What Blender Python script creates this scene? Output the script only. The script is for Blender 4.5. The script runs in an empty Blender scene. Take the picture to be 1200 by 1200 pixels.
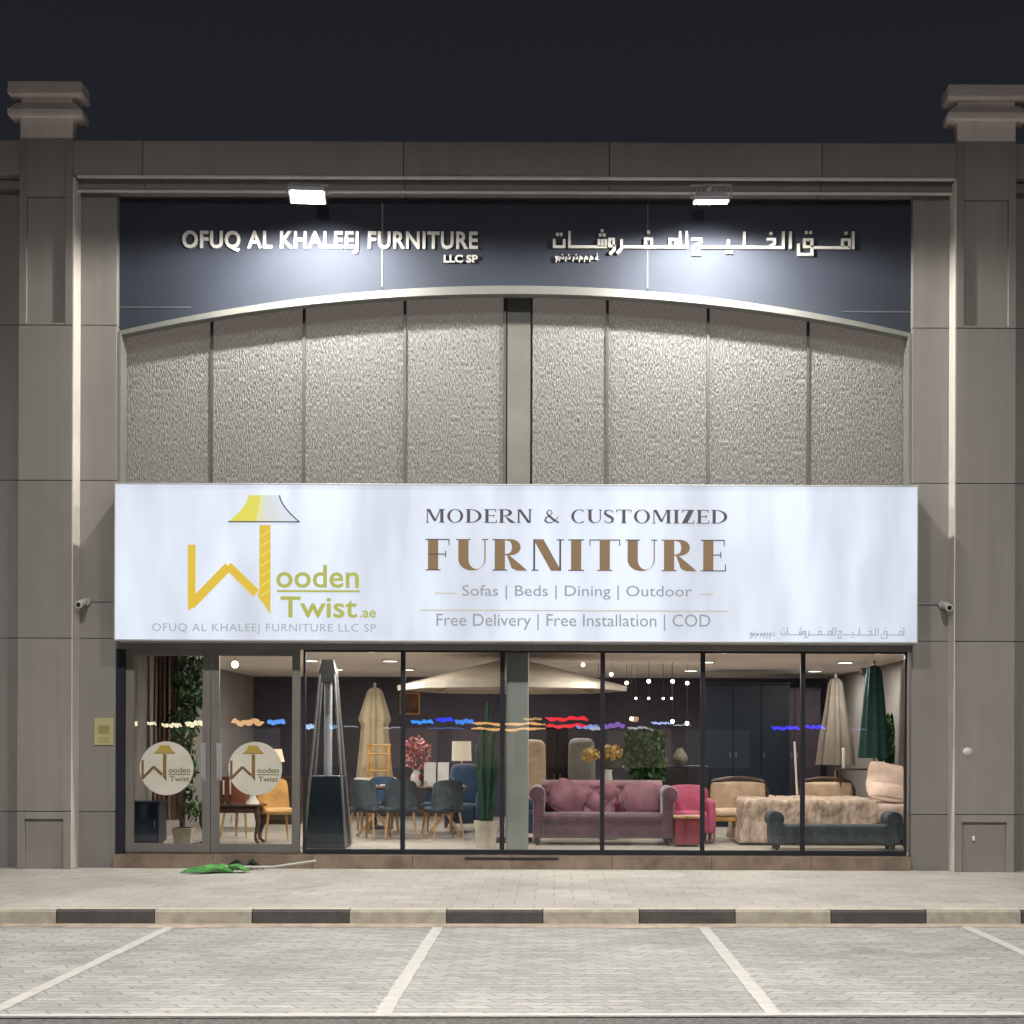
import bpy, bmesh, math, random
from mathutils import Vector, Matrix, Euler
random.seed(7)
PI = math.pi
R = math.radians
sc = bpy.context.scene
col = sc.collection

# ------------------------------------------------------------------ camera
EYE = 1.75
F = 1840.0            # focal length in photo pixels (photo is 1200 wide)
DIST = 20.0           # metres from the camera to the shop wall (y = 0)
cam_d = bpy.data.cameras.new("camera")
cam = bpy.data.objects.new("camera", cam_d)
col.objects.link(cam)
cam.location = (0, -DIST, EYE)
cam.rotation_euler = (Matrix.Rotation(R(90), 3, 'X') @ Matrix.Rotation(R(0.2), 3, 'Z')).to_euler()
cam_d.sensor_width = 36
cam_d.lens = F / 1200 * 36
cam_d.shift_x = -50 / 1200
cam_d.shift_y = 272 / 1200
cam_d.clip_end = 500
sc.camera = cam

# ------------------------------------------------------------------ night sky
w = bpy.data.worlds.new("World")
sc.world = w
w.use_nodes = True
nt = w.node_tree
bg = nt.nodes['Background']
tcw = nt.nodes.new('ShaderNodeTexCoord'); sxyz = nt.nodes.new('ShaderNodeSeparateXYZ'); nt.links.new(tcw.outputs['Generated'], sxyz.inputs[0])
mrw = nt.nodes.new('ShaderNodeMapRange'); mrw.inputs[1].default_value = 0.15; mrw.inputs[2].default_value = 0.5; nt.links.new(sxyz.outputs[2], mrw.inputs[0])
mxw = nt.nodes.new('ShaderNodeMix'); mxw.data_type = 'RGBA'          # town glow low in the sky, darker overhead
mxw.inputs[6].default_value = (0.0185, 0.0195, 0.0275, 1); mxw.inputs[7].default_value = (0.0130, 0.0130, 0.0175, 1)
nt.links.new(mrw.outputs[0], mxw.inputs[0]); nt.links.new(mxw.outputs[2], bg.inputs[0])
bg.inputs[1].default_value = 0.95
sc.view_settings.view_transform = 'Standard'
sc.view_settings.look = 'None'
sc.view_settings.exposure = 0
sc.view_settings.gamma = 1

STREET_W = 7500       # each unseen street lamp out of frame
FLOOD_W = 620         # spot of each wall floodlight
SPILL_W = 1100         # wide spill of each floodlight
FLOOD_LENS = 60
DOWN_W = 38          # each added ceiling light of the shop

# ------------------------------------------------------------------ helpers
def S(d): return F / (DIST + d)
def X(px, d=0): return (px - 650) / S(d)
def Z(py, d=0): return EYE + (872 - py) / S(d)

OFF = {}
class MB:
    def __init__(s): s.v = []; s.f = []; s.m = []
    def add(s, vs, fs, mi=0):
        b = len(s.v)
        s.v += [tuple(v) for v in vs]
        s.f += [tuple(i + b for i in f) for f in fs]
        s.m += [mi] * len(fs)
        return s
    def box(s, x0, x1, y0, y1, z0, z1, mi=0):
        vs = [(x, y, z) for z in (z0, z1) for y in (y0, y1) for x in (x0, x1)]
        return s.add(vs, [(0, 2, 3, 1), (4, 5, 7, 6), (0, 1, 5, 4), (2, 6, 7, 3), (0, 4, 6, 2), (1, 3, 7, 5)], mi)
    def hexa(s, p, mi=0):   # 8 points like box order
        return s.add(p, [(0, 2, 3, 1), (4, 5, 7, 6), (0, 1, 5, 4), (2, 6, 7, 3), (0, 4, 6, 2), (1, 3, 7, 5)], mi)
    def taper(s, cx, cy, z0, z1, w0, d0, w1, d1, mi=0):
        vs = [(cx + sx * w0 / 2, cy + sy * d0 / 2, z0) for sy in (-1, 1) for sx in (-1, 1)] + \
             [(cx + sx * w1 / 2, cy + sy * d1 / 2, z1) for sy in (-1, 1) for sx in (-1, 1)]
        return s.hexa(vs, mi)
    def rbox(s, x0, x1, y0, y1, z0, z1, r=0.04, puff=0.0, n=3, mi=0, rot=None):
        c = Vector(((x0 + x1) / 2, (y0 + y1) / 2, (z0 + z1) / 2))
        h = [(x1 - x0) / 2, (y1 - y0) / 2, (z1 - z0) / 2]
        r = min(r, min(h) * 0.98)
        def vals(a):
            i = a - r
            o = [-a + r * k / n for k in range(n)]
            mid = [-i + 2 * i * k / 4 for k in range(5)]
            return o + mid + [-q for q in reversed(o)]
        V = [vals(a) for a in h]
        idx = {}; vs = []; fs = []
        def vid(p):
            k = tuple(round(q, 5) for q in p)
            if k not in idx:
                idx[k] = len(vs)
                ci = [max(-(h[a] - r), min(h[a] - r, p[a])) for a in range(3)]
                d = Vector([p[a] - ci[a] for a in range(3)])
                q = Vector(ci) + (d.normalized() * r if d.length > 1e-9 else d)
                if puff:
                    for a in range(3):
                        b, e = [(1, 2), (0, 2), (0, 1)][a]
                        wgt = (1 - (p[b] / h[b]) ** 2) * (1 - (p[e] / h[e]) ** 2)
                        if abs(p[a]) > h[a] - 1e-6: q[a] += math.copysign(puff * wgt, p[a])
                if rot is not None: q = rot @ q
                vs.append(q + c)
            return idx[k]
        for a in range(3):
            b, e = [(1, 2), (2, 0), (0, 1)][a]
            for sg in (-1, 1):
                for i in range(len(V[b]) - 1):
                    for j in range(len(V[e]) - 1):
                        q = []
                        for (u, t) in ((i, j), (i + 1, j), (i + 1, j + 1), (i, j + 1)):
                            p = [0, 0, 0]; p[a] = sg * h[a]; p[b] = V[b][u]; p[e] = V[e][t]
                            q.append(vid(p))
                        if sg < 0: q.reverse()
                        if len(set(q)) == 4: fs.append(tuple(q))
        return s.add(vs, fs, mi)
    def tube(s, pts, r, n=8, mi=0, cap=True):
        pts = [Vector(p) for p in pts]
        rs = r if isinstance(r, (list, tuple)) else [r] * len(pts)
        vs = []; fs = []
        for i, p in enumerate(pts):
            t = (pts[min(i + 1, len(pts) - 1)] - pts[max(i - 1, 0)]).normalized()
            a = Vector((0, 0, 1)) if abs(t.z) < 0.9 else Vector((1, 0, 0))
            u = t.cross(a).normalized(); v_ = t.cross(u)
            for k in range(n):
                an = 2 * PI * k / n
                vs.append(p + (u * math.cos(an) + v_ * math.sin(an)) * rs[i])
        for i in range(len(pts) - 1):
            for k in range(n):
                k2 = (k + 1) % n
                fs.append((i * n + k, i * n + k2, (i + 1) * n + k2, (i + 1) * n + k))
        if cap:
            fs.append(tuple(range(n))[::-1]); fs.append(tuple(range((len(pts) - 1) * n, len(pts) * n)))
        return s.add(vs, fs, mi)
    def lathe(s, cx, cy, prof, n=24, mi=0, pleat=0, pk=8):
        vs = []; fs = []
        for (r, z) in prof:
            for k in range(n):
                a = 2 * PI * k / n
                rr = r * (1 + pleat * math.cos(pk * a))
                vs.append((cx + rr * math.cos(a), cy + rr * math.sin(a), z))
        for i in range(len(prof) - 1):
            for k in range(n):
                k2 = (k + 1) % n
                fs.append((i * n + k, i * n + k2, (i + 1) * n + k2, (i + 1) * n + k))
        fs.append(tuple(range(n))[::-1]); fs.append(tuple(range((len(prof) - 1) * n, len(prof) * n)))
        return s.add(vs, fs, mi)
    def prism(s, poly, y0, y1, mi=0):       # polygon in (x,z) pushed from y0 (front) to y1
        a = sum(poly[i][0] * poly[(i + 1) % len(poly)][1] - poly[(i + 1) % len(poly)][0] * poly[i][1] for i in range(len(poly)))
        if a < 0: poly = poly[::-1]
        n = len(poly)
        vs = [(x, y0, z) for x, z in poly] + [(x, y1, z) for x, z in poly]
        fs = [tuple(range(n)), tuple(range(2 * n - 1, n - 1, -1))]
        fs += [(i, i + n, (i + 1) % n + n, (i + 1) % n) for i in range(n)]
        return s.add(vs, fs, mi)
    def strip(s, pa, pb, y0, y1, mi=0):     # band between two polylines in (x,z)
        n = len(pa)
        vs = [(x, y0, z) for x, z in pa] + [(x, y0, z) for x, z in pb] + [(x, y1, z) for x, z in pa] + [(x, y1, z) for x, z in pb]
        fs = []
        for i in range(n - 1):
            fs += [(i, i + 1, n + i + 1, n + i), (2 * n + i, 3 * n + i, 3 * n + i + 1, 2 * n + i + 1),
                   (i, 2 * n + i, 2 * n + i + 1, i + 1), (n + i, n + i + 1, 3 * n + i + 1, 3 * n + i)]
        fs += [(0, n, 3 * n, 2 * n), (n - 1, 3 * n - 1, 4 * n - 1, 2 * n - 1)]
        return s.add(vs, fs, mi)
    def stroke(s, pts, w, y0, y1, mi=0):    # polyline in (x,z) with width (number or list)
        ws = w if isinstance(w, (list, tuple)) else [w] * len(pts)
        P = [Vector(p) for p in pts]
        pa = []; pb = []
        for i, p in enumerate(P):
            t0 = (p - P[i - 1]).normalized() if i > 0 else None
            t1 = (P[i + 1] - p).normalized() if i < len(P) - 1 else None
            if t0 is None: t0 = t1
            if t1 is None: t1 = t0
            n0 = Vector((-t0.y, t0.x)); n1 = Vector((-t1.y, t1.x))
            m = n0 + n1
            if m.length < 1e-6: m = n0
            m.normalize()
            k = ws[i] / 2 / max(0.5, m.dot(n0))
            pa.append(tuple(p + m * k)); pb.append(tuple(p - m * k))
        return s.strip(pa, pb, y0, y1, mi)
    def sphere(s, c, r, n=12, mi=0, sz=1.0):
        prof = [(max(1e-4, r * math.sin(PI * i / (n // 2 + 2))), c[2] - r * sz * math.cos(PI * i / (n // 2 + 2))) for i in range(n // 2 + 3)]
        return s.lathe(c[0], c[1], prof, n, mi)
    def leaves(s, c, rad, n, size, mi=0, nm=1, long=1.6):
        for _ in range(n):
            while True:
                p = Vector([random.uniform(-1, 1) for _ in range(3)])
                if 0.15 < p.length < 1: break
            p = Vector((c[0] + p.x * rad[0], c[1] + p.y * rad[1], c[2] + p.z * rad[2]))
            q = Euler([random.uniform(0, 2 * PI) for _ in range(3)]).to_matrix()
            z = size * random.uniform(.6, 1.3)
            vs = [p + q @ Vector(v) for v in ((-z * long / 2, 0, 0), (0, -z / 2, z * .12), (z * long / 2, 0, 0), (0, z / 2, z * .12))]
            s.add(vs, [(0, 1, 2, 3)], mi + random.randrange(nm))
        return s
    def build(s, name, mats, parent=None, smooth=False, bevel=0.0, angle=40):
        me = bpy.data.meshes.new(name)
        o_ = OFF.get(parent, Vector((0, 0, 0))) if parent else Vector((0, 0, 0))
        me.from_pydata([(v[0] - o_.x, v[1] - o_.y, v[2] - o_.z) for v in s.v], [], s.f)
        for m_ in (mats if isinstance(mats, (list, tuple)) else [mats]): me.materials.append(m_)
        for p, i in zip(me.polygons, s.m): p.material_index = i
        if smooth:
            me.shade_smooth(); me.set_sharp_from_angle(angle=R(angle))
        me.validate(); me.update()
        o = bpy.data.objects.new(name, me)
        col.objects.link(o)
        if parent: o.parent = parent
        OFF[o] = o_
        if bevel:
            b = o.modifiers.new("bevel", 'BEVEL'); b.width = bevel; b.segments = 2; b.limit_method = 'ANGLE'; b.angle_limit = R(50)
        return o

def tag(o, label=None, cat=None, group=None, kind=None):
    if label: o['label'] = label
    if cat: o['category'] = cat
    if group: o['group'] = group
    if kind: o['kind'] = kind
    return o
def thing(name, label, cat, loc=(0, 0, 0), group=None):
    o = bpy.data.objects.new(name, None)
    o.empty_display_size = 0.2
    col.objects.link(o); o.location = loc
    OFF[o] = Vector(loc)
    return tag(o, label, cat, group)
def copy_tree(o, parent=None):
    c = o.copy(); col.objects.link(c)
    if parent: c.parent = parent
    for ch in list(o.children): copy_tree(ch, c)
    return c

def text_geo(mb, body, x0, x1, z0, z1, y0, y1, bold=0.0, mi=0, space=1.0):
    cu = bpy.data.curves.new('t', 'FONT')
    cu.body = body; cu.offset = bold; cu.extrude = 0.05; cu.space_character = space; cu.resolution_u = 3
    o = bpy.data.objects.new('t', cu); col.objects.link(o)
    dg = bpy.context.evaluated_depsgraph_get()
    me = bpy.data.meshes.new_from_object(o.evaluated_get(dg))
    vs = [v.co.copy() for v in me.vertices]
    a = [min(v[i] for v in vs) for i in range(3)]; b = [max(v[i] for v in vs) for i in range(3)]
    vs2 = [(x0 + (v.x - a[0]) / (b[0] - a[0]) * (x1 - x0), y1 + (v.z - a[2]) / (b[2] - a[2]) * (y0 - y1), z0 + (v.y - a[1]) / (b[1] - a[1]) * (z1 - z0)) for v in vs]
    mb.add(vs2, [tuple(p.vertices) for p in me.polygons], mi)
    bpy.data.objects.remove(o); bpy.data.curves.remove(cu); bpy.data.meshes.remove(me)

# ------------------------------------------------------------------ materials
def new_mat(name):
    m = bpy.data.materials.new(name); m.use_nodes = True
    return m, m.node_tree, m.node_tree.nodes['Principled BSDF']
def N(t, typ, **kw):
    n = t.nodes.new(typ)
    for k, v in kw.items():
        if k.startswith('i_'): n.inputs[k[2:]].default_value = v
        else: setattr(n, k, v)
    return n
def coords(t, scale=(1, 1, 1), obj=True):
    tc = N(t, 'ShaderNodeTexCoord'); mp = N(t, 'ShaderNodeMapping')
    mp.inputs['Scale'].default_value = scale
    t.links.new(tc.outputs['Object' if obj else 'Generated'], mp.inputs[0])
    return mp.outputs[0]
def mat(name, c, rough=0.6, var=0.15, scale=3.0, metal=0.0, bump=0.0, bscale=40, stretch=(1, 1, 1), c2=None, spec=0.4, sheen=0):
    m, t, b = new_mat(name)
    co = coords(t, stretch)
    no = N(t, 'ShaderNodeTexNoise', i_Scale=scale, i_Detail=5.0, i_Roughness=0.6)
    t.links.new(co, no.inputs['Vector'])
    mx = N(t, 'ShaderNodeMix', data_type='RGBA')
    d = c2 if c2 else tuple(q * (1 - 2 * var) for q in c)
    l = c if c2 else tuple(min(1, q * (1 + 1.2 * var)) for q in c)
    mx.inputs[6].default_value = (*d, 1); mx.inputs[7].default_value = (*l, 1)
    rp = N(t, 'ShaderNodeMapRange'); rp.inputs[1].default_value = 0.3; rp.inputs[2].default_value = 0.7
    t.links.new(no.outputs['Fac'], rp.inputs[0]); t.links.new(rp.outputs[0], mx.inputs[0])
    t.links.new(mx.outputs[2], b.inputs['Base Color'])
    b.inputs['Roughness'].default_value = rough; b.inputs['Metallic'].default_value = metal
    b.inputs['Specular IOR Level'].default_value = spec
    if sheen: b.inputs['Sheen Weight'].default_value = sheen
    if bump:
        n2 = N(t, 'ShaderNodeTexNoise', i_Scale=bscale, i_Detail=4.0)
        t.links.new(co, n2.inputs['Vector'])
        bp = N(t, 'ShaderNodeBump', i_Strength=bump, i_Distance=0.01)
        t.links.new(n2.outputs['Fac'], bp.inputs['Height']); t.links.new(bp.outputs[0], b.inputs['Normal'])
    return m
def emit(name, c, st, base=(0.3, 0.3, 0.3)):
    m, t, b = new_mat(name)
    b.inputs['Base Color'].default_value = (*base, 1)
    b.inputs['Emission Color'].default_value = (*c, 1); b.inputs['Emission Strength'].default_value = st
    b.inputs['Roughness'].default_value = 0.5; b.inputs['Specular IOR Level'].default_value = 0.1
    return m
def glass_mat(name, refl=1.0, tint=(0.93, 0.95, 0.95)):
    m, t, b = new_mat(name); t.nodes.remove(b)
    out = t.nodes['Material Output']
    tr = N(t, 'ShaderNodeBsdfTransparent'); tr.inputs[0].default_value = (*tint, 1)
    gl = N(t, 'ShaderNodeBsdfGlossy', i_Roughness=0.0)
    fr = N(t, 'ShaderNodeFresnel', i_IOR=1.5)
    mu = N(t, 'ShaderNodeMath', operation='MULTIPLY'); mu.inputs[1].default_value = refl
    # faint waviness of float glass
    co = coords(t); no = N(t, 'ShaderNodeTexNoise', i_Scale=1.3, i_Detail=1.0)
    t.links.new(co, no.inputs['Vector'])
    bp = N(t, 'ShaderNodeBump', i_Strength=0.05, i_Distance=0.012)
    t.links.new(no.outputs['Fac'], bp.inputs['Height']); t.links.new(bp.outputs[0], gl.inputs['Normal'])
    ms = N(t, 'ShaderNodeMixShader')
    t.links.new(fr.outputs[0], mu.inputs[0]); t.links.new(mu.outputs[0], ms.inputs[0])
    t.links.new(tr.outputs[0], ms.inputs[1]); t.links.new(gl.outputs[0], ms.inputs[2])
    t.links.new(ms.outputs[0], out.inputs[0])
    return m

M = {}
# painted render / cladding with faint stains running down
def wall_mat(name, c):
    m, t, b = new_mat(name)
    co = coords(t)
    n1 = N(t, 'ShaderNodeTexNoise', i_Scale=0.9, i_Detail=6.0, i_Roughness=0.65); t.links.new(co, n1.inputs['Vector'])
    co2 = coords(t, (5, 5, 0.35)); n2 = N(t, 'ShaderNodeTexNoise', i_Scale=1.4, i_Detail=4.0); t.links.new(co2, n2.inputs['Vector'])
    ad = N(t, 'ShaderNodeMath', operation='ADD'); t.links.new(n1.outputs[0], ad.inputs[0]); t.links.new(n2.outputs[0], ad.inputs[1])
    rp = N(t, 'ShaderNodeMapRange'); rp.inputs[1].default_value = 0.7; rp.inputs[2].default_value = 1.3
    t.links.new(ad.outputs[0], rp.inputs[0])
    mx = N(t, 'ShaderNodeMix', data_type='RGBA')
    mx.inputs[6].default_value = (c[0] * .90, c[1] * .895, c[2] * .89, 1); mx.inputs[7].default_value = (c[0] * 1.08, c[1] * 1.08, c[2] * 1.08, 1)
    t.links.new(rp.outputs[0], mx.inputs[0])
    ge = N(t, 'ShaderNodeNewGeometry'); rr = N(t, 'ShaderNodeMapRange'); rr.inputs[3].default_value = .90; rr.inputs[4].default_value = 1.08; t.links.new(ge.outputs['Random Per Island'], rr.inputs[0])
    vs = N(t, 'ShaderNodeVectorMath', operation='SCALE'); t.links.new(mx.outputs[2], vs.inputs[0]); t.links.new(rr.outputs[0], vs.inputs['Scale']); t.links.new(vs.outputs[0], b.inputs['Base Color'])
    n3 = N(t, 'ShaderNodeTexNoise', i_Scale=90.0, i_Detail=3.0); t.links.new(co, n3.inputs['Vector'])
    bp = N(t, 'ShaderNodeBump', i_Strength=0.25, i_Distance=0.004); t.links.new(n3.outputs[0], bp.inputs['Height']); t.links.new(bp.outputs[0], b.inputs['Normal'])
    b.inputs['Roughness'].default_value = 0.75; b.inputs['Specular IOR Level'].default_value = 0.25
    return m
M['wall'] = wall_mat('wall_paint', (0.222, 0.211, 0.199))
M['wall2'] = wall_mat('pier_paint', (0.250, 0.236, 0.219))
M['cap'] = wall_mat('lit_cap_paint', (0.80, 0.72, 0.67))  # light falling on the caps is put into this paler colour
M['joint'] = mat('joint', (0.085, 0.08, 0.073), 0.9)
M['plinth'] = mat('plinth_stone', (0.22, 0.165, 0.125), 0.6, 0.2, 4)
M['fascia'] = mat('fascia_panel', (0.0165, 0.0228, 0.040), 0.80, 0.12, 0.8, spec=0.62, bump=0.03, bscale=6)
M['trim'] = mat('arch_trim', (0.155, 0.16, 0.147), 0.5, 0.08, 2)
M['frame'] = mat('door_frame_grey', (0.20, 0.19, 0.18), 0.4, 0.08, 2, metal=0.3)
M['dark'] = mat('mullion_dark', (0.018, 0.019, 0.028), 0.4, 0.1, 3)
M['steel'] = mat('steel', (0.45, 0.45, 0.45), 0.35, 0.08, 6, metal=0.9)
M['grey'] = mat('grey_plastic', (0.35, 0.35, 0.36), 0.5, 0.08)
M['white'] = mat('white_paint', (0.72, 0.70, 0.66), 0.5, 0.06)
M['black'] = mat('black_plastic', (0.02, 0.02, 0.022), 0.4, 0.1)
M['glass'] = glass_mat('shop_glass')
M['letter'] = mat('raised_letter', (0.52, 0.51, 0.48), 0.45, 0.08, 2)
# hammered upper glazing
def glaze():
    m, t, b = new_mat('hammered_panel')
    co = coords(t, (1, 1, 0.26))
    n1 = N(t, 'ShaderNodeTexNoise', i_Scale=74.0, i_Detail=2.0, i_Roughness=0.5, i_Distortion=0.0); t.links.new(co, n1.inputs['Vector'])
    n2 = N(t, 'ShaderNodeTexNoise', i_Scale=0.7, i_Detail=3.0); t.links.new(coords(t), n2.inputs['Vector'])
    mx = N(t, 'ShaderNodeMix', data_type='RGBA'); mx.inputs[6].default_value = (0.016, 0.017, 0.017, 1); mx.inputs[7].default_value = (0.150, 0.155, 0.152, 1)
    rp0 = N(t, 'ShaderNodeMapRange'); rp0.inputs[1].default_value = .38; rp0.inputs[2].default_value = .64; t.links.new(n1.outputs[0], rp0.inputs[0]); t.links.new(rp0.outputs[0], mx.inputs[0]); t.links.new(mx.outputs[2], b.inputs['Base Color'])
    b.inputs['Emission Color'].default_value = (.104, .087, .076, 1); b.inputs['Emission Strength'].default_value = 1.0     # glow added in place of a lit room, lifts the shaded band
    rp = N(t, 'ShaderNodeMapRange'); rp.inputs[1].default_value = 0.38; rp.inputs[2].default_value = 0.62
    t.links.new(n1.outputs[0], rp.inputs[0])
    bp = N(t, 'ShaderNodeBump', i_Strength=0.5, i_Distance=0.015); t.links.new(rp.outputs[0], bp.inputs['Height']); t.links.new(bp.outputs[0], b.inputs['Normal'])
    b.inputs['Roughness'].default_value = 0.42; b.inputs['Specular IOR Level'].default_value = 0.5
    return m
M['glaze'] = glaze()
M['mull_up'] = mat('upper_mullion', (0.075, 0.068, 0.06), 0.4, 0.1, 3, metal=0.2)

# ------------------------------------------------------------------ ground
def paver_mat(name, c1, c2, cm, bw, bh, zig, spread=1.0):
    m, t, b = new_mat(name)
    tc = N(t, 'ShaderNodeTexCoord'); sp = N(t, 'ShaderNodeSeparateXYZ'); t.links.new(tc.outputs['Object'], sp.inputs[0])
    # interlocking zigzag: x shifts back and forth with y
    pp = N(t, 'ShaderNodeMath', operation='PINGPONG'); pp.inputs[1].default_value = bh
    t.links.new(sp.outputs[1], pp.inputs[0])
    mu = N(t, 'ShaderNodeMath', operation='MULTIPLY'); mu.inputs[1].default_value = zig; t.links.new(pp.outputs[0], mu.inputs[0])
    ad = N(t, 'ShaderNodeMath', operation='ADD'); t.links.new(sp.outputs[0], ad.inputs[0]); t.links.new(mu.outputs[0], ad.inputs[1])
    cb = N(t, 'ShaderNodeCombineXYZ'); t.links.new(ad.outputs[0], cb.inputs[0]); t.links.new(sp.outputs[1], cb.inputs[1])
    br = N(t, 'ShaderNodeTexBrick', i_Scale=1.0); br.offset = 0.5
    br.inputs['Brick Width'].default_value = bw; br.inputs['Row Height'].default_value = bh
    br.inputs['Mortar Size'].default_value = 0.009; br.inputs['Mortar Smooth'].default_value = 0.2; br.inputs['Bias'].default_value = 0
    br.inputs['Color1'].default_value = (*c1, 1); br.inputs['Color2'].default_value = (*c2, 1); br.inputs['Mortar'].default_value = (*cm, 1)
    t.links.new(cb.outputs[0], br.inputs['Vector'])
    n1 = N(t, 'ShaderNodeTexNoise', i_Scale=0.55, i_Detail=7.0, i_Roughness=0.62); t.links.new(tc.outputs['Object'], n1.inputs['Vector'])
    rp = N(t, 'ShaderNodeMapRange'); rp.inputs[1].default_value = 0.3; rp.inputs[2].default_value = 0.72; rp.inputs[3].default_value = 0.74; rp.inputs[4].default_value = 1.14
    t.links.new(n1.outputs[0], rp.inputs[0])
    n2 = N(t, 'ShaderNodeTexNoise', i_Scale=35.0, i_Detail=3.0); t.links.new(tc.outputs['Object'], n2.inputs['Vector'])
    rp2 = N(t, 'ShaderNodeMapRange'); rp2.inputs[1].default_value = 0.3; rp2.inputs[2].default_value = 0.7; rp2.inputs[3].default_value = 0.85; rp2.inputs[4].default_value = 1.1
    t.links.new(n2.outputs[0], rp2.inputs[0])
    n4 = N(t, 'ShaderNodeTexNoise', i_Scale=0.95, i_Detail=5.0, i_Distortion=0.6); t.links.new(tc.outputs['Object'], n4.inputs['Vector'])
    rp4 = N(t, 'ShaderNodeMapRange'); rp4.inputs[1].default_value = .60; rp4.inputs[2].default_value = .72; rp4.inputs[3].default_value = 1.0; rp4.inputs[4].default_value = .80; t.links.new(n4.outputs[0], rp4.inputs[0])   # oil and dirt patches
    m4 = N(t, 'ShaderNodeMath', operation='MULTIPLY'); t.links.new(rp.outputs[0], m4.inputs[0]); t.links.new(rp4.outputs[0], m4.inputs[1])
    mm = N(t, 'ShaderNodeMath', operation='MULTIPLY'); t.links.new(m4.outputs[0], mm.inputs[0]); t.links.new(rp2.outputs[0], mm.inputs[1])
    vm = N(t, 'ShaderNodeVectorMath', operation='SCALE'); t.links.new(br.outputs['Color'], vm.inputs[0]); t.links.new(mm.outputs[0], vm.inputs['Scale'])
    t.links.new(vm.outputs[0], b.inputs['Base Color'])
    bp = N(t, 'ShaderNodeBump', i_Strength=0.5, i_Distance=0.006); bp.invert = True
    t.links.new(br.outputs['Fac'], bp.inputs['Height']); t.links.new(bp.outputs[0], b.inputs['Normal'])
    b.inputs['Roughness'].default_value = 0.8; b.inputs['Specular IOR Level'].default_value = 0.2
    return m
M['paver'] = paver_mat('parking_pavers', (0.335, 0.33, 0.317), (0.43, 0.422, 0.406), (0.24, 0.236, 0.228), 0.26, 0.13, 0.55)
M['pave'] = paver_mat('pavement_pavers', (0.40, 0.382, 0.35), (0.445, 0.425, 0.388), (0.345, 0.33, 0.30), 0.4, 0.4, 0.0)
M['asphalt'] = mat('asphalt', (0.13, 0.125, 0.12), 0.85, 0.3, 25, bump=0.6, bscale=120)
M['line'] = mat('road_paint', (0.53, 0.522, 0.50), 0.7, 0.10, 7, bump=0.2, bscale=60, c2=(0.42, 0.41, 0.39))
M['kerb_pale'] = mat('kerb_cream', (0.42, 0.385, 0.315), 0.7, 0.15, 7, bump=0.4, bscale=50, c2=(.27, .245, .205))
M['kerb_dark'] = mat('kerb_black', (0.050, 0.045, 0.043), 0.7, 0.25, 7, bump=0.4, bscale=50, c2=(.080, .074, .068))
M['kerb_top'] = mat('kerb_top', (0.52, 0.47, 0.39), 0.75, 0.12, 4)
M['sand'] = mat('sand', (0.46, 0.385, 0.31), 0.95, 0.12, 6)

KA = R(1.6)                     # the kerb runs slightly askew to the shop front
KY = -4.95
def ky(x): return KY + math.tan(KA) * x
def quad(name, x0, x1, ya, yb, z, m):       # ya,yb functions or numbers
    mb = MB(); n = 24
    fa = ya if callable(ya) else (lambda x: ya); fb = yb if callable(yb) else (lambda x: yb)
    xs = [x0 + (x1 - x0) * i / n for i in range(n + 1)]
    mb.add([(x, fa(x), z) for x in xs] + [(x, fb(x), z) for x in xs], [(i, i + 1, n + 2 + i, n + 1 + i) for i in range(n)])
    return tag(mb.build(name, m), kind='structure')
quad('ground', -150, 150, -150, 60, -0.008, M['asphalt'])
quad('parking_ground', -60, 60, lambda x: ky(x) - 4.98, ky, 0.0, M['paver'])
SW = 0.164
mb = MB(); mb.add([(-60, ky(-60) + .15, SW - .004), (60, ky(60) + .15, SW - .004), (60, 1, SW - .004), (-60, 1, SW - .004)], [(0, 1, 2, 3)])
tag(mb.build('pavement', M['pave']), kind='structure')
# kerb stones, painted in alternating cream and black
mb = MB(); seg = 113 / S(KY)
x = X(72, KY) - 30 * seg; k = 0
ct, st = math.cos(KA), math.sin(KA)
while x < 30:
    xa, xb = x + .004, x + seg - .004
    mi = 1 if k % 2 == 0 else 0
    vs = []
    h = SW + random.uniform(-.002, .003)
    for (z, inset) in ((-.02, 0.0), (h - .025, 0.0), (h, 0.022)):
        for xx in (xa, xb): vs.append((xx, ky(xx) + inset, z))
    vs += [(xa, ky(xa) + .15, h), (xb, ky(xb) + .15, h)]
    mb.add(vs, [(0, 1, 3, 2), (2, 3, 5, 4)], mi); mb.add(vs, [(4, 5, 7, 6)], 2)
    # front top arris in pale wear stays with the top
    x += seg; k += 1
tag(mb.build('kerb', [M['kerb_pale'], M['kerb_dark'], M['kerb_top']]), kind='structure')
# drifted sand at the foot of the kerb: irregular edge
mb = MB(); n = 240; xs = [-12 + 24 * i / n for i in range(n + 1)]
wv = [0.045 + 0.05 * (math.sin(x * 2.1) * math.sin(x * .7 + 1)) + random.uniform(0, .05) for x in xs]
mb.add([(x, ky(x) - q, .003) for x, q in zip(xs, wv)] + [(x, ky(x) - .001, .03) for x in xs], [(i, i + 1, n + 2 + i, n + 1 + i) for i in range(n)])
tag(mb.build('sand_drift', M['sand']), kind='structure')
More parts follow.
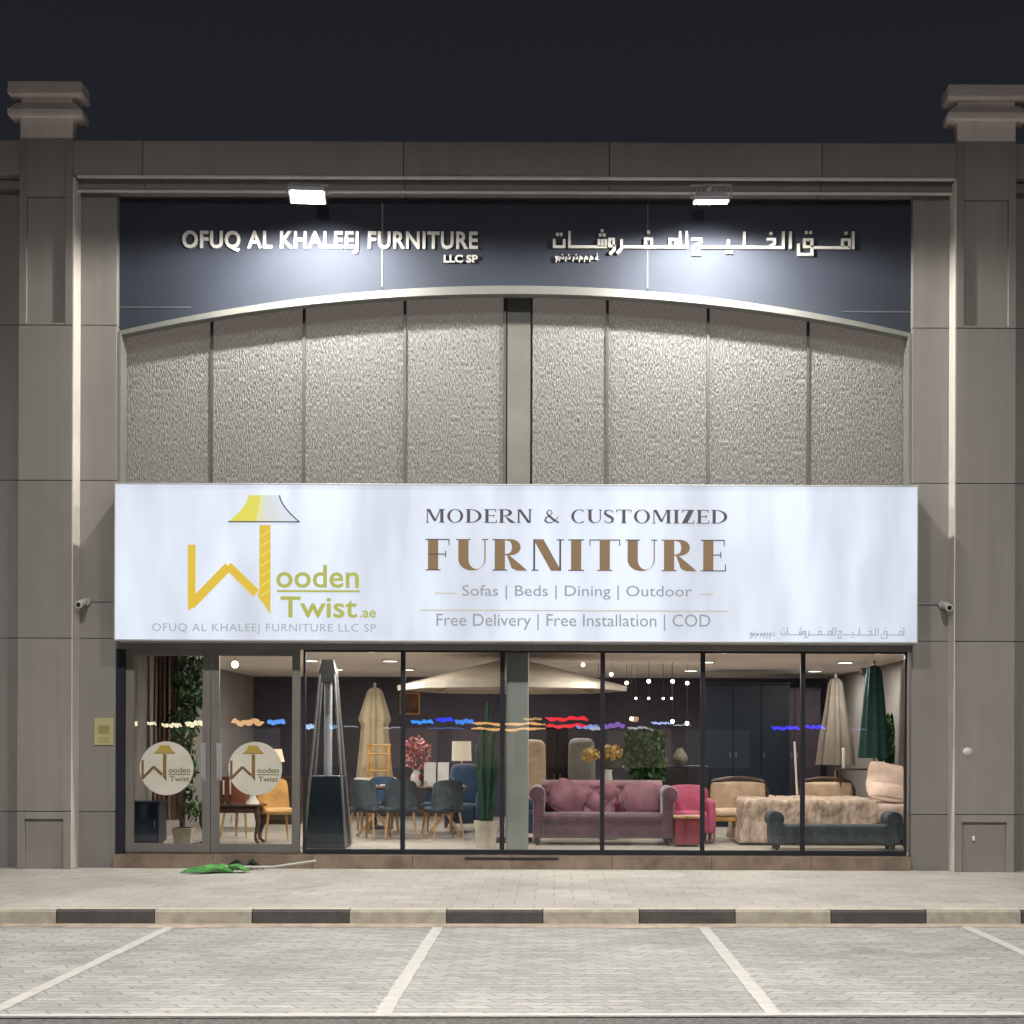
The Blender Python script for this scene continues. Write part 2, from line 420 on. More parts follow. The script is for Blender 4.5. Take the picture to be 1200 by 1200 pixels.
# painted bay lines with worn, ragged edges
mb = MB()
def pline(xc, y0, y1, wd):
    n = 60
    L = []; Rr = []
    for i in range(n + 1):
        y = y0 + (y1 - y0) * i / n
        L.append((xc - wd / 2 + random.uniform(-.006, .006), y, .004)); Rr.append((xc + wd / 2 + random.uniform(-.006, .006), y, .004))
    mb.add(L + Rr, [(i, n + 1 + i, n + 2 + i, i + 1) for i in range(n)])
for i in range(-4, 5):
    xc = -1.105 + 2.535 * i
    pline(xc, ky(xc) - 4.86, ky(xc) - .06, 0.105)
n = 300; a = []; b = []
for i in range(n + 1):
    x = -16 + 32 * i / n
    a.append((x, ky(x) - 4.96 + random.uniform(-.004, .004) , .005)); b.append((x, ky(x) - 4.86 + random.uniform(-.005, .005), .005))
mb.add(a + b, [(i, i + 1, n + 2 + i, n + 1 + i) for i in range(n)])
tag(mb.build('bay_markings', M['line']), kind='structure')

# ------------------------------------------------------------------ shop building
bld = thing('shop_building', 'grey beige commercial building with arched upper glazing and a glass shop front', 'building', (0, 0, SW))
TOP = Z(165, -.3)
G = 0.0045
dP = -0.30
def arch(px):                                # underside line of the dark fascia, in photo rows
    u = (px - 603) / 467
    return 336 + 55 * u * u

rows = [1030, 953, 750, 565, 383, 207]
def panels(mb, xa, xb, y0, y1, mi=0, rws=rows):
    for a_, b_ in zip(rws[:-1], rws[1:]):
        za = max(SW - .05, Z(a_, 0)); zb = Z(b_, 0)
        mb.box(xa, xb, y0, y1, za + G, zb - G, mi)
# wall fields left and right of the glazing, and the next bays beyond the piers
mb = MB()
WL, WR = X(135), X(1068)
for (xa, xb) in ((X(88), WL), (WR, X(1128)), (X(-420), X(-84)), (X(-80), X(24)), (X(1184), X(1290)), (X(1294), X(1640))):
    mb = MB(); panels(mb, xa, xb, 0, .30); wl = mb.build('wall', M['wall'], bld, bevel=.004)
    mb = MB(); mb.box(xa + .01, xb - .01, .012, .28, SW - .05, Z(207)); mb.build('joint_backing', M['joint'], wl)
# parapet beam with two stepped soffits
mb = MB()
xs = [X(-420), X(-60), X(171), X(473), X(711), X(957), X(1260), X(1640)]
for a_, b_ in zip(xs[:-1], xs[1:]): mb.box(a_ + .003, b_ - .003, -.27, 10.2, Z(207, -.27), TOP)
mb.build('parapet', wall_mat('parapet_paint', (.29, .266, .258)), bld, bevel=.012)
mb = MB()
for a_, b_ in zip(xs[:-1], xs[1:]): mb.box(a_ + .003, b_ - .003, -.13, .32, Z(224, -.13), Z(207, -.27) - .004)
mb.build('lintel', M['wall'], bld, bevel=.008)

M['lit_edge'] = mat('lit_edge_paint', (.62, .58, .54), .5, .06)  # floodlit edge brightness put into this pale trim colour
def pier(pa, pb):
    xa, xb = X(pa, dP), X(pb, dP)
    zb = lambda py: Z(py, dP)
    m_ = MB()
    e = 9 / S(dP)
    def ring(z0, z1, i0, i1):               # block with a recessed field between rows i0..i1
        m_.box(xa, xa + e, dP, .2, z0, z1); m_.box(xb - e, xb, dP, .2, z0, z1)
        m_.box(xa + e, xb - e, dP, .2, z0, i0) if i0 > z0 + .002 else None
        m_.box(xa + e, xb - e, dP, .2, i1, z1)
        m_.box(xa + e, xb - e, dP + .045, .2, max(i0, z0), i1)
    ring(SW - .02, zb(953) - G, SW - .02, zb(962))
    m_.box(xa, xb, dP, .2, zb(953) + G, zb(750) - G)
    m_.box(xa, xb, dP, .2, zb(750) + G, zb(565) - G)
    m_.box(xa, xb, dP, .2, zb(565) + G, zb(383) - G)
    ring(zb(383) + G, TOP + .01, zb(380), zb(232))
    p = m_.build('pier', M['wall2'], bld, bevel=.006)
    xi, sg_ = (xb, 1) if xa < 0 else (xa, -1)          # pale trim toward the shop front, floodlit reveal put into its colour
    q = MB(); q.box(min(xi + sg_ * .001, xi + sg_ * .016), max(xi + sg_ * .001, xi + sg_ * .016), dP + .004, -.004, SW, Z(209, dP)); q.build('lit_reveal_strip', M['lit_edge'], p, bevel=.003)
    c = MB(); c.box(xa + .02, xb - .02, dP + .07, .18, SW, TOP); c.build('pier_core', M['joint'], p)
    c = MB(); cx = (xa + xb) / 2; wd = xb - xa; cy = -.18; dd = .22
    c.taper(cx, cy, TOP + .01, zb(140), wd - .02, dd, wd - .02, dd)
    s1 = 24 / S(dP)
    sl = lambda a_, b_, k0, k1: c.taper(cx, cy, zb(a_) + .001, zb(b_) - .001, wd + s1 * k0, dd + .16 * k0, wd + s1 * k1, dd + .16 * k1)
    sl(140.5, 138, .85, 1); sl(138, 132, 1, 1); sl(132, 123, 1, .25); sl(123, 116.5, -.12, -.12); sl(116.5, 113, .8, 1); sl(113, 99.5, 1, .96)
    c.build('pier_cap', M['cap'], p, bevel=.006)
    return p
pier(20, 83); pier(1119, 1189); pier(20 - 1120, 83 - 1120) if False else None

for (y_, py, hh) in ((-.285, 208, .030), (-.145, 225, .024)):  # beam-edge strips, pale to imitate floodlit soffits
    q = MB(); q.box(X(88, y_) , X(1118, y_), y_, y_ + .05, Z(py, y_) - hh / 2, Z(py, y_) + hh / 2); q.build('lit_edge_strip', M['lit_edge'], bld, bevel=.006)

# dark fascia board, its seams and the pale arched trim
dF = .12
def fx(px): return X(px, dF)
mb = MB()
seams = [135, 446, 757, 1075]
for a_, b_ in zip(seams[:-1], seams[1:]):
    n = 24
    ps = [a_ + (b_ - a_) * i / n for i in range(n + 1)]
    top = [(fx(p), Z(236, dF)) for p in ps]; bot = [(fx(p), Z(arch(p) + 4, dF)) for p in ps]
    g = .006
    top[0] = (top[0][0] + g, top[0][1]); bot[0] = (bot[0][0] + g, bot[0][1]); top[-1] = (top[-1][0] - g, top[-1][1]); bot[-1] = (bot[-1][0] - g, bot[-1][1])
    mb.strip(top, bot, dF, dF + .05)
mb.build('fascia', M['fascia'], bld)
M['seam'] = mat('seam_strip', (.10, .105, .115), .5)
for (a_, b_, c_, e_) in ((136, 222, 362.6, 361), (985, 1074, 365, 363.4), (445, 447, 337, 238), (756.2, 757.6, 338, 238)):
    mb = MB(); mb.box(fx(a_), fx(b_), dF - .008, dF - .001, Z(c_, dF), Z(e_, dF)); mb.build('fascia_seam', M['seam'], bld)
dG = .46
mb = MB(); n = 60
ps = [136 + (1071 - 136) * i / n for i in range(n + 1)]
th = [5 + 4.5 * math.sin(PI * i / n) for i in range(n + 1)]
mb.strip([(X(p, .06), Z(arch(p) - .5, .06)) for p in ps], [(X(p, .06), Z(arch(p) + t_, .06)) for p, t_ in zip(ps, th)], .03, .20)
mb.build('arch_trim', M['trim'], bld, bevel=.006)
for (a_, b_) in ((WL + .001, WL + .05), (WR - .05, WR - .001)):
    mb = MB(); mb.box(a_, b_, .02, .30, Z(575), Z(389)); mb.build('jamb_trim', M['trim'], bld, bevel=.004)
# upper glazing
ups = [128, 247, 355, 473, 590, 621, 710, 828, 945, 1080]
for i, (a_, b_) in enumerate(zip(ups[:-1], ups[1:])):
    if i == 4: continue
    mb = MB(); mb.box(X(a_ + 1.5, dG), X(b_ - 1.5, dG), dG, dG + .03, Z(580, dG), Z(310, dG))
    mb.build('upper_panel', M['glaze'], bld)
mb = MB(); mb.box(X(593, dG), X(620, dG), dG - .02, dG + .05, Z(580, dG), Z(310, dG)); mb.build('upper_column', mat('upper_column_paint', (.125, .125, .11), .5, .08, 2), bld)
for p in (247, 355, 473, 590, 710, 828, 945):
    mb = MB(); mb.box(X(p - 1.7, dG), X(p + 1.7, dG), dG - .035, dG + .035, Z(580, dG), Z(arch(p) - 3, dG) + .1)
    mb.build('upper_mullion', M['mull_up'], bld, bevel=.003)
# structure behind: slab over the shop, upper box, side walls
CEIL = 3.02; FLOOR = .36; BACK = 10.0; IL, IR = -5.75, 5.2
M['ceiling'] = mat('ceiling_paint', (0.80, 0.73, 0.69), 0.8, 0.06, .6)
M['back'] = mat('back_wall_paint', (0.085, 0.076, 0.102), 0.8, 0.2, .8)
M['side'] = mat('side_wall_paint', (0.26, 0.235, 0.22), 0.8, 0.08, .8)
M['floor'] = mat('shop_floor_tile', (0.54, 0.49, 0.43), 0.25, 0.08, 2)
mb = MB(); mb.box(X(-420), X(1640), .52, 10.2, CEIL + .15, Z(300)); mb.build('upper_wall', M['joint'], bld)
mb = MB(); mb.box(IL, IR, .08, BACK, CEIL, CEIL + .12); mb.build('shop_ceiling', M['ceiling'], bld)
mb = MB(); mb.box(IL, IR, BACK, BACK + .2, FLOOR - .1, CEIL - .002); mb.build('back_wall', M['back'], bld)
mb = MB(); mb.box(IL - .2, IL - .002, .31, BACK + .2, FLOOR - .1, CEIL + .1); mb.box(IR + .002, IR + .2, .31, BACK + .2, FLOOR - .1, CEIL + .1); mb.build('side_wall', M['side'], bld)
mb = MB(); mb.box(IL, IR, .16, BACK, FLOOR - .2, FLOOR); mb.build('shop_floor', M['floor'], bld)
# plinth step and head of the shop front
mb = MB(); xa, xb = X(133, -.1), X(1068, -.1)
for i in range(8): mb.box(xa + (xb - xa) * i / 8 + .0015, xa + (xb - xa) * (i + 1) / 8 - .0015, -.10, .16, SW - .05, Z(1003, -.1))
mb.build('plinth', M['plinth'], bld, bevel=.006)
mb = MB(); mb.box(X(545, -.11), X(655, -.11), -.115, -.099, Z(1007.6, -.11), Z(1005.2, -.11)); mb.build('floor_grille', M['dark'], bld)
mb = MB(); mb.box(WL, WR, .02, .15, Z(762), Z(735)); mb.build('shopfront_head', M['frame'], bld, bevel=.004)
dW = .08
zS0, zS1 = Z(1001, dW), Z(762, dW)
mb = MB(); mb.box(WL + .002, X(147, dW), .03, .2, zS0 - .02, zS1); mb.build('door_jamb', M['dark'], bld)
# the column just behind the glass
mb = MB(); mb.box(X(593, .30), X(619, .30), .28, .62, FLOOR, CEIL); mb.build('column', mat('column_grey', (0.32, 0.33, 0.305), 0.6, 0.05), bld, bevel=.01)
# fixed windows: frame > pane
def win(pa, pb):
    xa, xb = X(pa, dW) + .001, X(pb, dW) - .001
    f = 2.6 / S(dW)
    m_ = MB()
    m_.box(xa, xa + f, dW, dW + .07, zS0, zS1); m_.box(xb - f, xb, dW, dW + .07, zS0, zS1)
    m_.box(xa + f, xb - f, dW, dW + .07, zS0, zS0 + .055); m_.box(xa + f, xb - f, dW, dW + .07, zS1 - .03, zS1)
    o = m_.build('window', M['dark'], bld, bevel=.002)
    g = MB(); g.box(xa + f - .004, xb - f + .004, dW + .03, dW + .04, zS0 + .05, zS1 - .025); g.build('pane', M['glass'], o)
for a_, b_ in ((355, 472), (472, 588.5), (588.5, 706), (706, 823.5), (823.5, 941), (941, 1063)): win(a_, b_)

# the lamp-and-letters emblem, used on the light box and on the door stickers
def emblem(mb, tx, y0, y1, mis):            # tx maps logo units (photo crop pixels) to (x,z)
    T = lambda pts: [tx(*p) for p in pts]
    gold, yel, pale, ink = mis
    mb.stroke(T([(322, 308), (322, 530)]), abs(tx(31, 0)[0] - tx(0, 0)[0]), y0, y1, gold)
    mb.prism(T([(307, 500), (338, 488), (338, 548), (309, 576)]), y0 - .0005, y1, gold)
    mb.stroke(T([(318, 552), (470, 395)]), abs(tx(36, 0)[0] - tx(0, 0)[0]), y0 - .001, y1, gold)
    mb.stroke(T([(468, 392), (582, 502)]), abs(tx(34, 0)[0] - tx(0, 0)[0]), y0 - .0015, y1, gold)
    mb.prism(T([(594, 228), (639, 228), (639, 586), (588, 512), (594, 492)]), y0 - .002, y1, gold)
    for k in range(7):                      # twist of the post
        z0 = 250 + 40 * k
        mb.prism(T([(596, z0 + 22), (600, z0 + 28), (638, z0 + 4), (638, z0 - 4)]), y0 - .0035, y1, ink if k < 0 else yel)
    n = 10
    def side(sg, i):
        u = i / n
        xx = 612 + sg * (62 + 80 * (u ** 1.6)); return (xx, 108 + 107 * u)
    for j in range(8):                      # shade, yellow on one side fading to white
        f0, f1 = j / 8, (j + 1) / 8
        pa = []; pb = []
        for i in range(n + 1):
            l, r_ = side(-1, i), side(1, i)
            pa.append((l[0] + (r_[0] - l[0]) * f0, l[1])); pb.append((l[0] + (r_[0] - l[0]) * f1, l[1]))
        mb.strip(T(pa), T(pb), y0, y1, [yel, yel, yel, pale + 0, pale + 1, pale + 1, pale + 2, pale + 2][j])
    mb.stroke(T([side(1, i) for i in range(n + 1)]), abs(tx(5, 0)[0] - tx(0, 0)[0]), y0 - .002, y1, ink)
    mb.stroke(T([(468, 215), (756, 215)]), abs(tx(5, 0)[0] - tx(0, 0)[0]), y0 - .002, y1, ink)

M['stick'] = mat('sticker_vinyl', (0.60, 0.57, 0.50), 0.5, 0.05)
M['stick_gold'] = mat('sticker_gold', (0.42, 0.30, 0.06), 0.5, 0.05)
M['stick_brown'] = mat('sticker_brown', (0.17, 0.10, 0.04), 0.5, 0.05)
M['stick_green'] = mat('sticker_green', (0.14, 0.15, 0.06), 0.5, 0.05)
def door(pa, pb, handle_px, cx_px):
    xa, xb = X(pa, dW) + .003, X(pb, dW) - .003
    m_ = MB(); f = 9.5 / S(dW)
    m_.box(xa, xa + f, dW - .01, dW + .05, zS0 + .01, zS1 - .004); m_.box(xb - f, xb, dW - .01, dW + .05, zS0 + .01, zS1 - .004)
    m_.box(xa + f, xb - f, dW - .01, dW + .05, zS0 + .01, Z(990, dW)); m_.box(xa + f, xb - f, dW - .01, dW + .05, Z(770, dW), zS1 - .004)
    o = m_.build('door', M['frame'], bld, bevel=.004)
    g = MB(); g.box(xa + f - .005, xb - f + .005, dW + .015, dW + .025, Z(990, dW) - .01, Z(770, dW) + .01); g.build('pane', M['glass'], o)
    h = MB(); hx = X(handle_px, dW)
    h.tube([(hx, dW - .07, Z(912, dW)), (hx, dW - .07, Z(876, dW))], .014, 10)
    for zz in (Z(909, dW), Z(879, dW)): h.tube([(hx, dW - .07, zz), (hx, dW - .008, zz)], .01, 8)
    h.box(hx - .035, hx + .035, dW - .025, dW - .008, Z(916, dW), Z(872, dW))
    h.build('handle', M['grey'], o, smooth=True)
    s_ = MB(); cx, cz, r_ = X(cx_px, dW), Z(902, dW), 31.5 / S(dW)
    s_.prism([(cx + r_ * math.cos(2 * PI * k / 48), cz + r_ * math.sin(2 * PI * k / 48)) for k in range(48)], dW + .010, dW + .0135)
    k = 1.0 / S(dW) * 0.088
    tx = lambda u, v: (cx + (u - 640) * k, cz - (v - 415) * k)
    emblem(s_, tx, dW + .007, dW + .0102, (2, 1, 1, 2))
    z_ = lambda v: cz - (v - 415) * k
    text_geo(s_, 'ooden', tx(668, 0)[0], tx(955, 0)[0], z_(475), z_(400), dW + .008, dW + .0102, .015, 3)
    s_.box(tx(668, 0)[0], tx(955, 0)[0], dW + .008, dW + .0102, z_(503), z_(490), 3)
    text_geo(s_, 'Twist', tx(680, 0)[0], tx(945, 0)[0], z_(590), z_(520), dW + .008, dW + .0102, .015, 3)
    s_.build('sticker', [M['stick'], M['stick_gold'], M['stick_brown'], M['stick_green']], o)
# emblem uses pale, pale+1, pale+2: the sticker's shade is all gold
_em = emblem
def emblem_flat(mb, tx, y0, y1, mis):
    q = MB(); _em(q, tx, y0, y1, (0, 1, 2, 5))
    mp = {0: mis[0], 1: mis[1], 2: mis[1], 3: mis[1], 4: mis[1], 5: mis[3]}
    mb.add(q.v, q.f); mb.m[-len(q.f):] = [mp[i] for i in q.m]
emblem = emblem_flat
door(147, 247, 238, 195); door(247, 352, 257, 299)
emblem = _em

# ------------------------------------------------------------------ raised lettering on the fascia
def arabic(mb, fxz, y0, y1, wt, mi=0):
    def s_(*p): mb.stroke([fxz(*q) for q in p], wt, y0, y1, mi)
    def dot(x, y):
        a = fxz(x, y); h = wt * .55
        mb.prism([(a[0] - h, a[1] - h), (a[0] + h, a[1] - h), (a[0] + h, a[1] + h), (a[0] - h, a[1] + h)], y0, y1, mi)
    s_((1160, 66), (1160, 132))
    s_((1146, 128), (1146, 97), (1120, 97), (1120, 126)); s_((1150, 127), (1006, 127)); dot(1133, 72)
    s_((1004, 127), (1004, 97), (975, 97), (975, 124), (1004, 124), (1004, 153), (953, 153), (953, 112)); dot(982, 70); dot(998, 70)
    s_((922, 66), (922, 132)); s_((895, 66), (895, 127), (750, 127))
    s_((832, 96), (862, 96), (862, 112), (836, 127)); dot(848, 74)
    s_((747, 68), (747, 127), (690, 127)); s_((686, 98), (686, 127), (575, 127)); dot(680, 146); dot(697, 146)
    s_((545, 97), (582, 97), (582, 108), (552, 127), (552, 153), (585, 153)); dot(572, 140)
    s_((527, 66), (527, 127), (505, 127)); s_((502, 66), (502, 127), (400, 127)); s_((487, 124), (487, 98), (462, 98), (462, 127))
    s_((394, 127), (394, 97), (370, 97), (370, 124)); s_((398, 127), (284, 127)); dot(382, 70)
    s_((280, 98), (280, 132), (262, 152))
    s_((250, 127), (250, 98), (234, 98), (234, 124), (252, 124), (252, 138), (234, 153))
    for q in (220, 207, 194): s_((q, 98), (q, 127))
    s_((224, 127), (88, 127)); dot(199, 82); dot(214, 82); dot(206, 66)
    s_((82, 68), (82, 132)); s_((62, 98), (62, 127), (24, 127), (24, 98)); dot(36, 80); dot(50, 80)
def arabic_small(mb, fxz, y0, y1, wt, mi=0):
    def s_(*p): mb.stroke([fxz(*q) for q in p], wt, y0, y1, mi)
    s_((190, 160), (182, 172), (192, 175)); s_((186, 152), (188, 154))
    for q in (172, 152, 132): s_((q, 168), (q - 8, 163), (q - 11, 171), (q + 2, 172)); s_((q - 12, 171), (q - 13, 184))
    for q in (112, 84, 60): s_((q, 164), (q, 172), (q - 7, 172), (q - 7, 165), (q - 7, 172), (q - 14, 172), (q - 14, 164)); s_((q - 14, 172), (q - 18, 180)); s_((q - 6, 155), (q - 4, 157))
    s_((38, 172), (38, 164), (30, 164), (30, 171), (38, 172), (30, 184))
sg = thing('raised_letter_sign', 'raised pale block letters in English on the dark fascia under the left floodlight', 'sign', (X(385, dF), dF, Z(285, dF)))
mb = MB()
text_geo(mb, 'OFUQ AL KHALEEJ FURNITURE', X(211, .08), X(558, .08), Z(298, .08), Z(271, .08), .092, .119, .024, 0, 1.08)
mb.build('lettering', M['letter'], sg)
mb = MB(); text_geo(mb, 'LLC SP', X(518, .08), X(558, .08), Z(308, .08), Z(298.8, .08), .08, .119, .03); mb.build('small_lettering', M['letter'], sg)
sg = thing('raised_letter_sign', 'raised pale Arabic lettering with long joined strokes on the dark fascia', 'sign', (X(822, dF), dF, Z(285, dF)))
mb = MB(); k = 3.243
arabic(mb, lambda u, v: (X(640 + u / k, .08), Z(250 + v / k, .08)), .07, .119, 3.1 / S(0)); mb.build('lettering', M['letter'], sg)
mb = MB(); arabic_small(mb, lambda u, v: (X(640 + u / k, .08), Z(250 + v / k, .08)), .08, .119, 1.3 / S(0)); mb.build('small_lettering', M['letter'], sg)

# ------------------------------------------------------------------ backlit sign
def face_mat():
    m, t, b = new_mat('lightbox_face')
    co = coords(t, (1.1, 1, 0.16)); n1 = N(t, 'ShaderNodeTexNoise', i_Scale=0.9, i_Detail=2.0); t.links.new(co, n1.inputs['Vector'])
    co2 = coords(t, (1.7, 1, .45)); n2 = N(t, 'ShaderNodeTexNoise', i_Scale=1.4, i_Detail=2.0); t.links.new(co2, n2.inputs['Vector'])
    ad = N(t, 'ShaderNodeMath', operation='ADD'); t.links.new(n1.outputs[0], ad.inputs[0]); t.links.new(n2.outputs[0], ad.inputs[1])
    rp = N(t, 'ShaderNodeMapRange'); rp.inputs[1].default_value = .75; rp.inputs[2].default_value = 1.25; rp.inputs[3].default_value = .60; rp.inputs[4].default_value = .85
    t.links.new(ad.outputs[0], rp.inputs[0])
    b.inputs['Base Color'].default_value = (.14, .14, .15, 1); b.inputs['Roughness'].default_value = .45; b.inputs['Specular IOR Level'].default_value = .2
    b.inputs['Emission Color'].default_value = (.83, .92, 1.07, 1); t.links.new(rp.outputs[0], b.inputs['Emission Strength'])
    return m
M['face'] = face_mat()
dS = -.45
sx = lambda p: X(p, dS); sz = lambda p: Z(p, dS)
box = thing('lightbox_sign', 'long white backlit sign box advertising modern and customized furniture', 'sign', (sx(604), -.2, sz(752)))
mb = MB(); mb.box(sx(134.5), sx(1073.5), dS, dS + .02, sz(751), sz(569)); mb.build('sign_face', M['face'], box)
mb = MB()
fr = 2.2 / S(dS)
x0, x1, z0, z1 = sx(133), sx(1075), sz(752.5), sz(567.5)
mb.box(x0, x1, dS - .012, -.012, z1 - fr * .8, z1); mb.box(x0, x1, dS - .012, -.012, z0, z0 + fr * .8)
mb.box(x0, x0 + fr * .7, dS - .012, -.012, z0 + fr * .8, z1 - fr * .8); mb.box(x1 - fr * .7, x1, dS - .012, -.012, z0 + fr * .8, z1 - fr * .8)
mb.box(x0 + fr * .7, x1 - fr * .7, -.05, -.02, z0 + fr * .8, z1 - fr * .8)
mb.build('sign_frame', mat('sign_frame_alu', (.50, .50, .52), .4, .06, 3, metal=.4), box, bevel=.003)
vin = lambda n_, c: emit(n_, c, 1.0, (.05, .05, .05))
V_ink, V_gold, V_grey, V_lime = vin('vinyl_plum', (.050, .034, .050)), vin('vinyl_bronze', (.215, .125, .050)), vin('vinyl_grey', (.29, .30, .325)), vin('vinyl_lime', (.41, .43, .06))
V_line = vin('vinyl_gold_line', (.55, .47, .30))
V_y, V_p1, V_p2, V_p3 = vin('vinyl_yellow', (.72, .66, .07)), vin('vinyl_cream', (.72, .72, .42)), vin('vinyl_pale', (.66, .70, .68)), vin('vinyl_white', (.66, .72, .80))
V_amber = vin('vinyl_amber', (.72, .49, .02)); V_thin = vin('vinyl_light_grey', (.35, .37, .41))
def arc(cx, cz, rx, rz, a0, a1, n=14): return [(cx + rx * math.cos(R(a0 + (a1 - a0) * i / n)), cz + rz * math.sin(R(a0 + (a1 - a0) * i / n))) for i in range(n + 1)]
# high-contrast display capitals in a unit-high cell
def glyph(ch, t, h):
    P = []                                  # list of ('q', pa, pb)
    def rect(x0, x1, z0, z1): P.append(([(x0, z0), (x0, z1)], [(x1, z0), (x1, z1)]))
    def serif(x0, x1, z): rect(x0, x1, z, z + h)
    if ch == 'I': wd = t + .16; rect(.08, .08 + t, 0, 1); serif(0, wd, 0); serif(0, wd, 1 - h)
    elif ch in 'FE':
        wd = .62 + t * .4
        rect(.07, .07 + t, 0, 1); serif(0, t + .14, 0); serif(0, wd - .04, 1 - h); rect(wd - .04 - h * .8, wd - .04, .80, 1)
        serif(.07, wd - .14, .50); rect(wd - .14 - h * .8, wd - .14, .42, .62)
        if ch == 'E': serif(0, wd, 0); rect(wd - h * .8, wd, 0, .22)
    elif ch == 'T':
        wd = .72 + t * .6; c = wd / 2; rect(c - t / 2, c + t / 2, 0, 1); serif(c - t / 2 - .07, c + t / 2 + .07, 0); serif(0, wd, 1 - h)
        rect(0, h * .8, .80, 1); rect(wd - h * .8, wd, .80, 1)
    elif ch == 'U':
        wd = .60 + t; o = [(.06, 1), (.06, .5)] + arc(.06 + (wd - .10) / 2, .36, (wd - .10) / 2, .36, 180, 360) + [(wd - .04, .5), (wd - .04, 1)]
        cx = (.06 + t + wd - .04 - h) / 2; rx = (wd - .04 - h - .06 - t) / 2
        i_ = [(.06 + t, 1), (.06 + t, .5)] + arc(cx, .36, rx, .31, 180, 360) + [(wd - .04 - h, .5), (wd - .04 - h, 1)]
        P.append((o, i_)); serif(0, t + .12, 1 - h); serif(wd - .14, wd + .03, 1 - h)
    elif ch == 'R':
        wd = .72 + t * .9; rect(.07, .07 + t, 0, 1); serif(0, t + .14, 0); serif(0, .3, 1 - h)
        ox = t + .07; bw = wd - .16 - ox
        P.append(([(ox, 1)] + arc(ox + bw * .35, .745, bw * .65, .255, 90, -90) + [(ox, .49)], [(ox, 1 - h)] + arc(ox + bw * .2, .745, max(.04, bw * .65 - t * .62), .20, 90, -90) + [(ox, .49 + h)]))
        P.append(([(ox + bw * .25, .50), (wd - .12, .16), (wd + .04, 0)], [(ox + bw * .25 - t * .2, .50), (wd - .20 - t * .75, .08), (wd - .14 - t * .4, 0)]))
    elif ch == 'N':
        wd = .62 + t; rect(.05, .05 + h * 1.6, 0, 1); serif(0, .2, 0); P.append(([(.05, 1), (wd - .05 - t, 0)], [(.05 + t, 1), (wd - .05, 0)])); rect(wd - .05 - h * 1.6, wd - .05, 0, 1); serif(wd - .18, wd + .03, 1 - h)
    elif ch == 'M':
        wd = .85 + t; rect(.06, .06 + h, 0, 1); serif(0, .18, 0); m_ = wd / 2
        P.append(([(.06, 1), (m_ - t * .5, .12)], [(.06 + t, 1), (m_ + t * .4, .12)])); P.append(([(wd - .08 - t, 1), (m_ - h, .12)], [(wd - .08 - t + h, 1), (m_ + h * .5, .12)]))
        rect(wd - .07 - t, wd - .07, 0, 1); serif(wd - .14 - t, wd, 0); serif(wd - .14 - t, wd, 1 - h)
    elif ch in 'OC':
        wd = .85 + t * .4; a0, a1 = (0, 360) if ch == 'O' else (50, 310); c = wd / 2
        n_ = 30; P.append((arc(c, .5, c - .03, .51, a0, a1, n_), arc(c, .5, c - .03 - t * .9, .46, a0, a1, n_)))
        if ch == 'C': wd -= .13
    elif ch == 'D':
        wd = .82 + t * .4; rect(.07, .07 + t, 0, 1); ox = .07 + t * .5
        P.append(([(0, 1), (ox, 1)] + arc(ox + .1, .5, wd - .13 - ox, .5, 90, -90) + [(0, 0)], [(0, 1 - h), (ox, 1 - h)] + arc(ox + .1, .5, wd - .13 - ox - t, .45, 90, -90) + [(0, h)]))
    elif ch == 'S':
        wd = .58; pts = [(.52, .80), (.44, .93), (.28, .97), (.10, .90), (.08, .72), (.20, .58), (.38, .46), (.50, .32), (.48, .12), (.30, .03), (.14, .07), (.05, .24)]
        ws = [h, h, h, t * .7, t, t * 1.1, t * 1.15, t, t * .8, h, h, h]
        P.append(('s', pts, ws))
    elif ch == 'Z':
        wd = .72; serif(.04, .68, 1 - h); serif(.02, .70, 0); P.append(([(.40, 1), (.02, 0)], [(.68, 1), (.32, 0)])); rect(.04, .04 + h, .8, 1); rect(.70 - h, .70, 0, .2)
    elif ch == '&':
        wd = .85; P.append(('s', [(.80, .48), (.66, .22), (.48, .04), (.26, .02), (.10, .16), (.14, .38), (.36, .54), (.48, .74), (.40, .93), (.26, .93), (.19, .76), (.30, .54), (.55, .25), (.84, .02)],
                                  [h, h, h, t * .5, t * .8, t * .6, h, h, h, h, t * .5, t * .9, t, t * .6]))
    else: wd = .42
    return P, wd
def display(mb, body, px0, px1, py1, py0, t, h, mi=0, gap=.10, hair=None):
    tot = 0; G_ = []
    for ch in body:
        P, wd = glyph(ch, t, h); G_.append((P, wd, tot)); tot += wd + gap
    tot -= gap
    kx = (sx(px1) - sx(px0)) / tot; kz = sz(py0) - sz(py1)
    e = 0
    for P, wd, o in G_:
        for q in P:
            e = (e + 1) % 8
            f = lambda p: (sx(px0) + (o + p[0]) * kx, sz(py1) + p[1] * kz)
            yy = dS - .004 - e * .0002
            if q[0] == 's': mb.stroke([f(p) for p in q[1]], [w_ * kz for w_ in q[2]], yy, dS + .002, mi)
            else:
                aw = max(abs(a_[0] - b_[0]) + abs(a_[1] - b_[1]) for a_, b_ in zip(q[0], q[1])); lw = abs(q[0][0][1] - q[0][-1][1])
                thin = hair is not None and (aw < h * 1.8 or (len(q[0]) == 2 and lw < h * 1.2))
                mb.strip([f(p) for p in q[0]], [f(p) for p in q[1]], yy, dS + .002, hair if thin else mi)
yA, yB = dS - .004, dS + .002
mb = MB(); display(mb, 'MODERN & CUSTOMIZED', 498, 852, 613, 597, .17, .055); mb.build('headline', V_ink, box)
mb = MB(); display(mb, 'FURNITURE', 498, 850, 669, 632, .30, .035, gap=.16, hair=1); mb.build('main_word', [V_gold, V_ink], box)
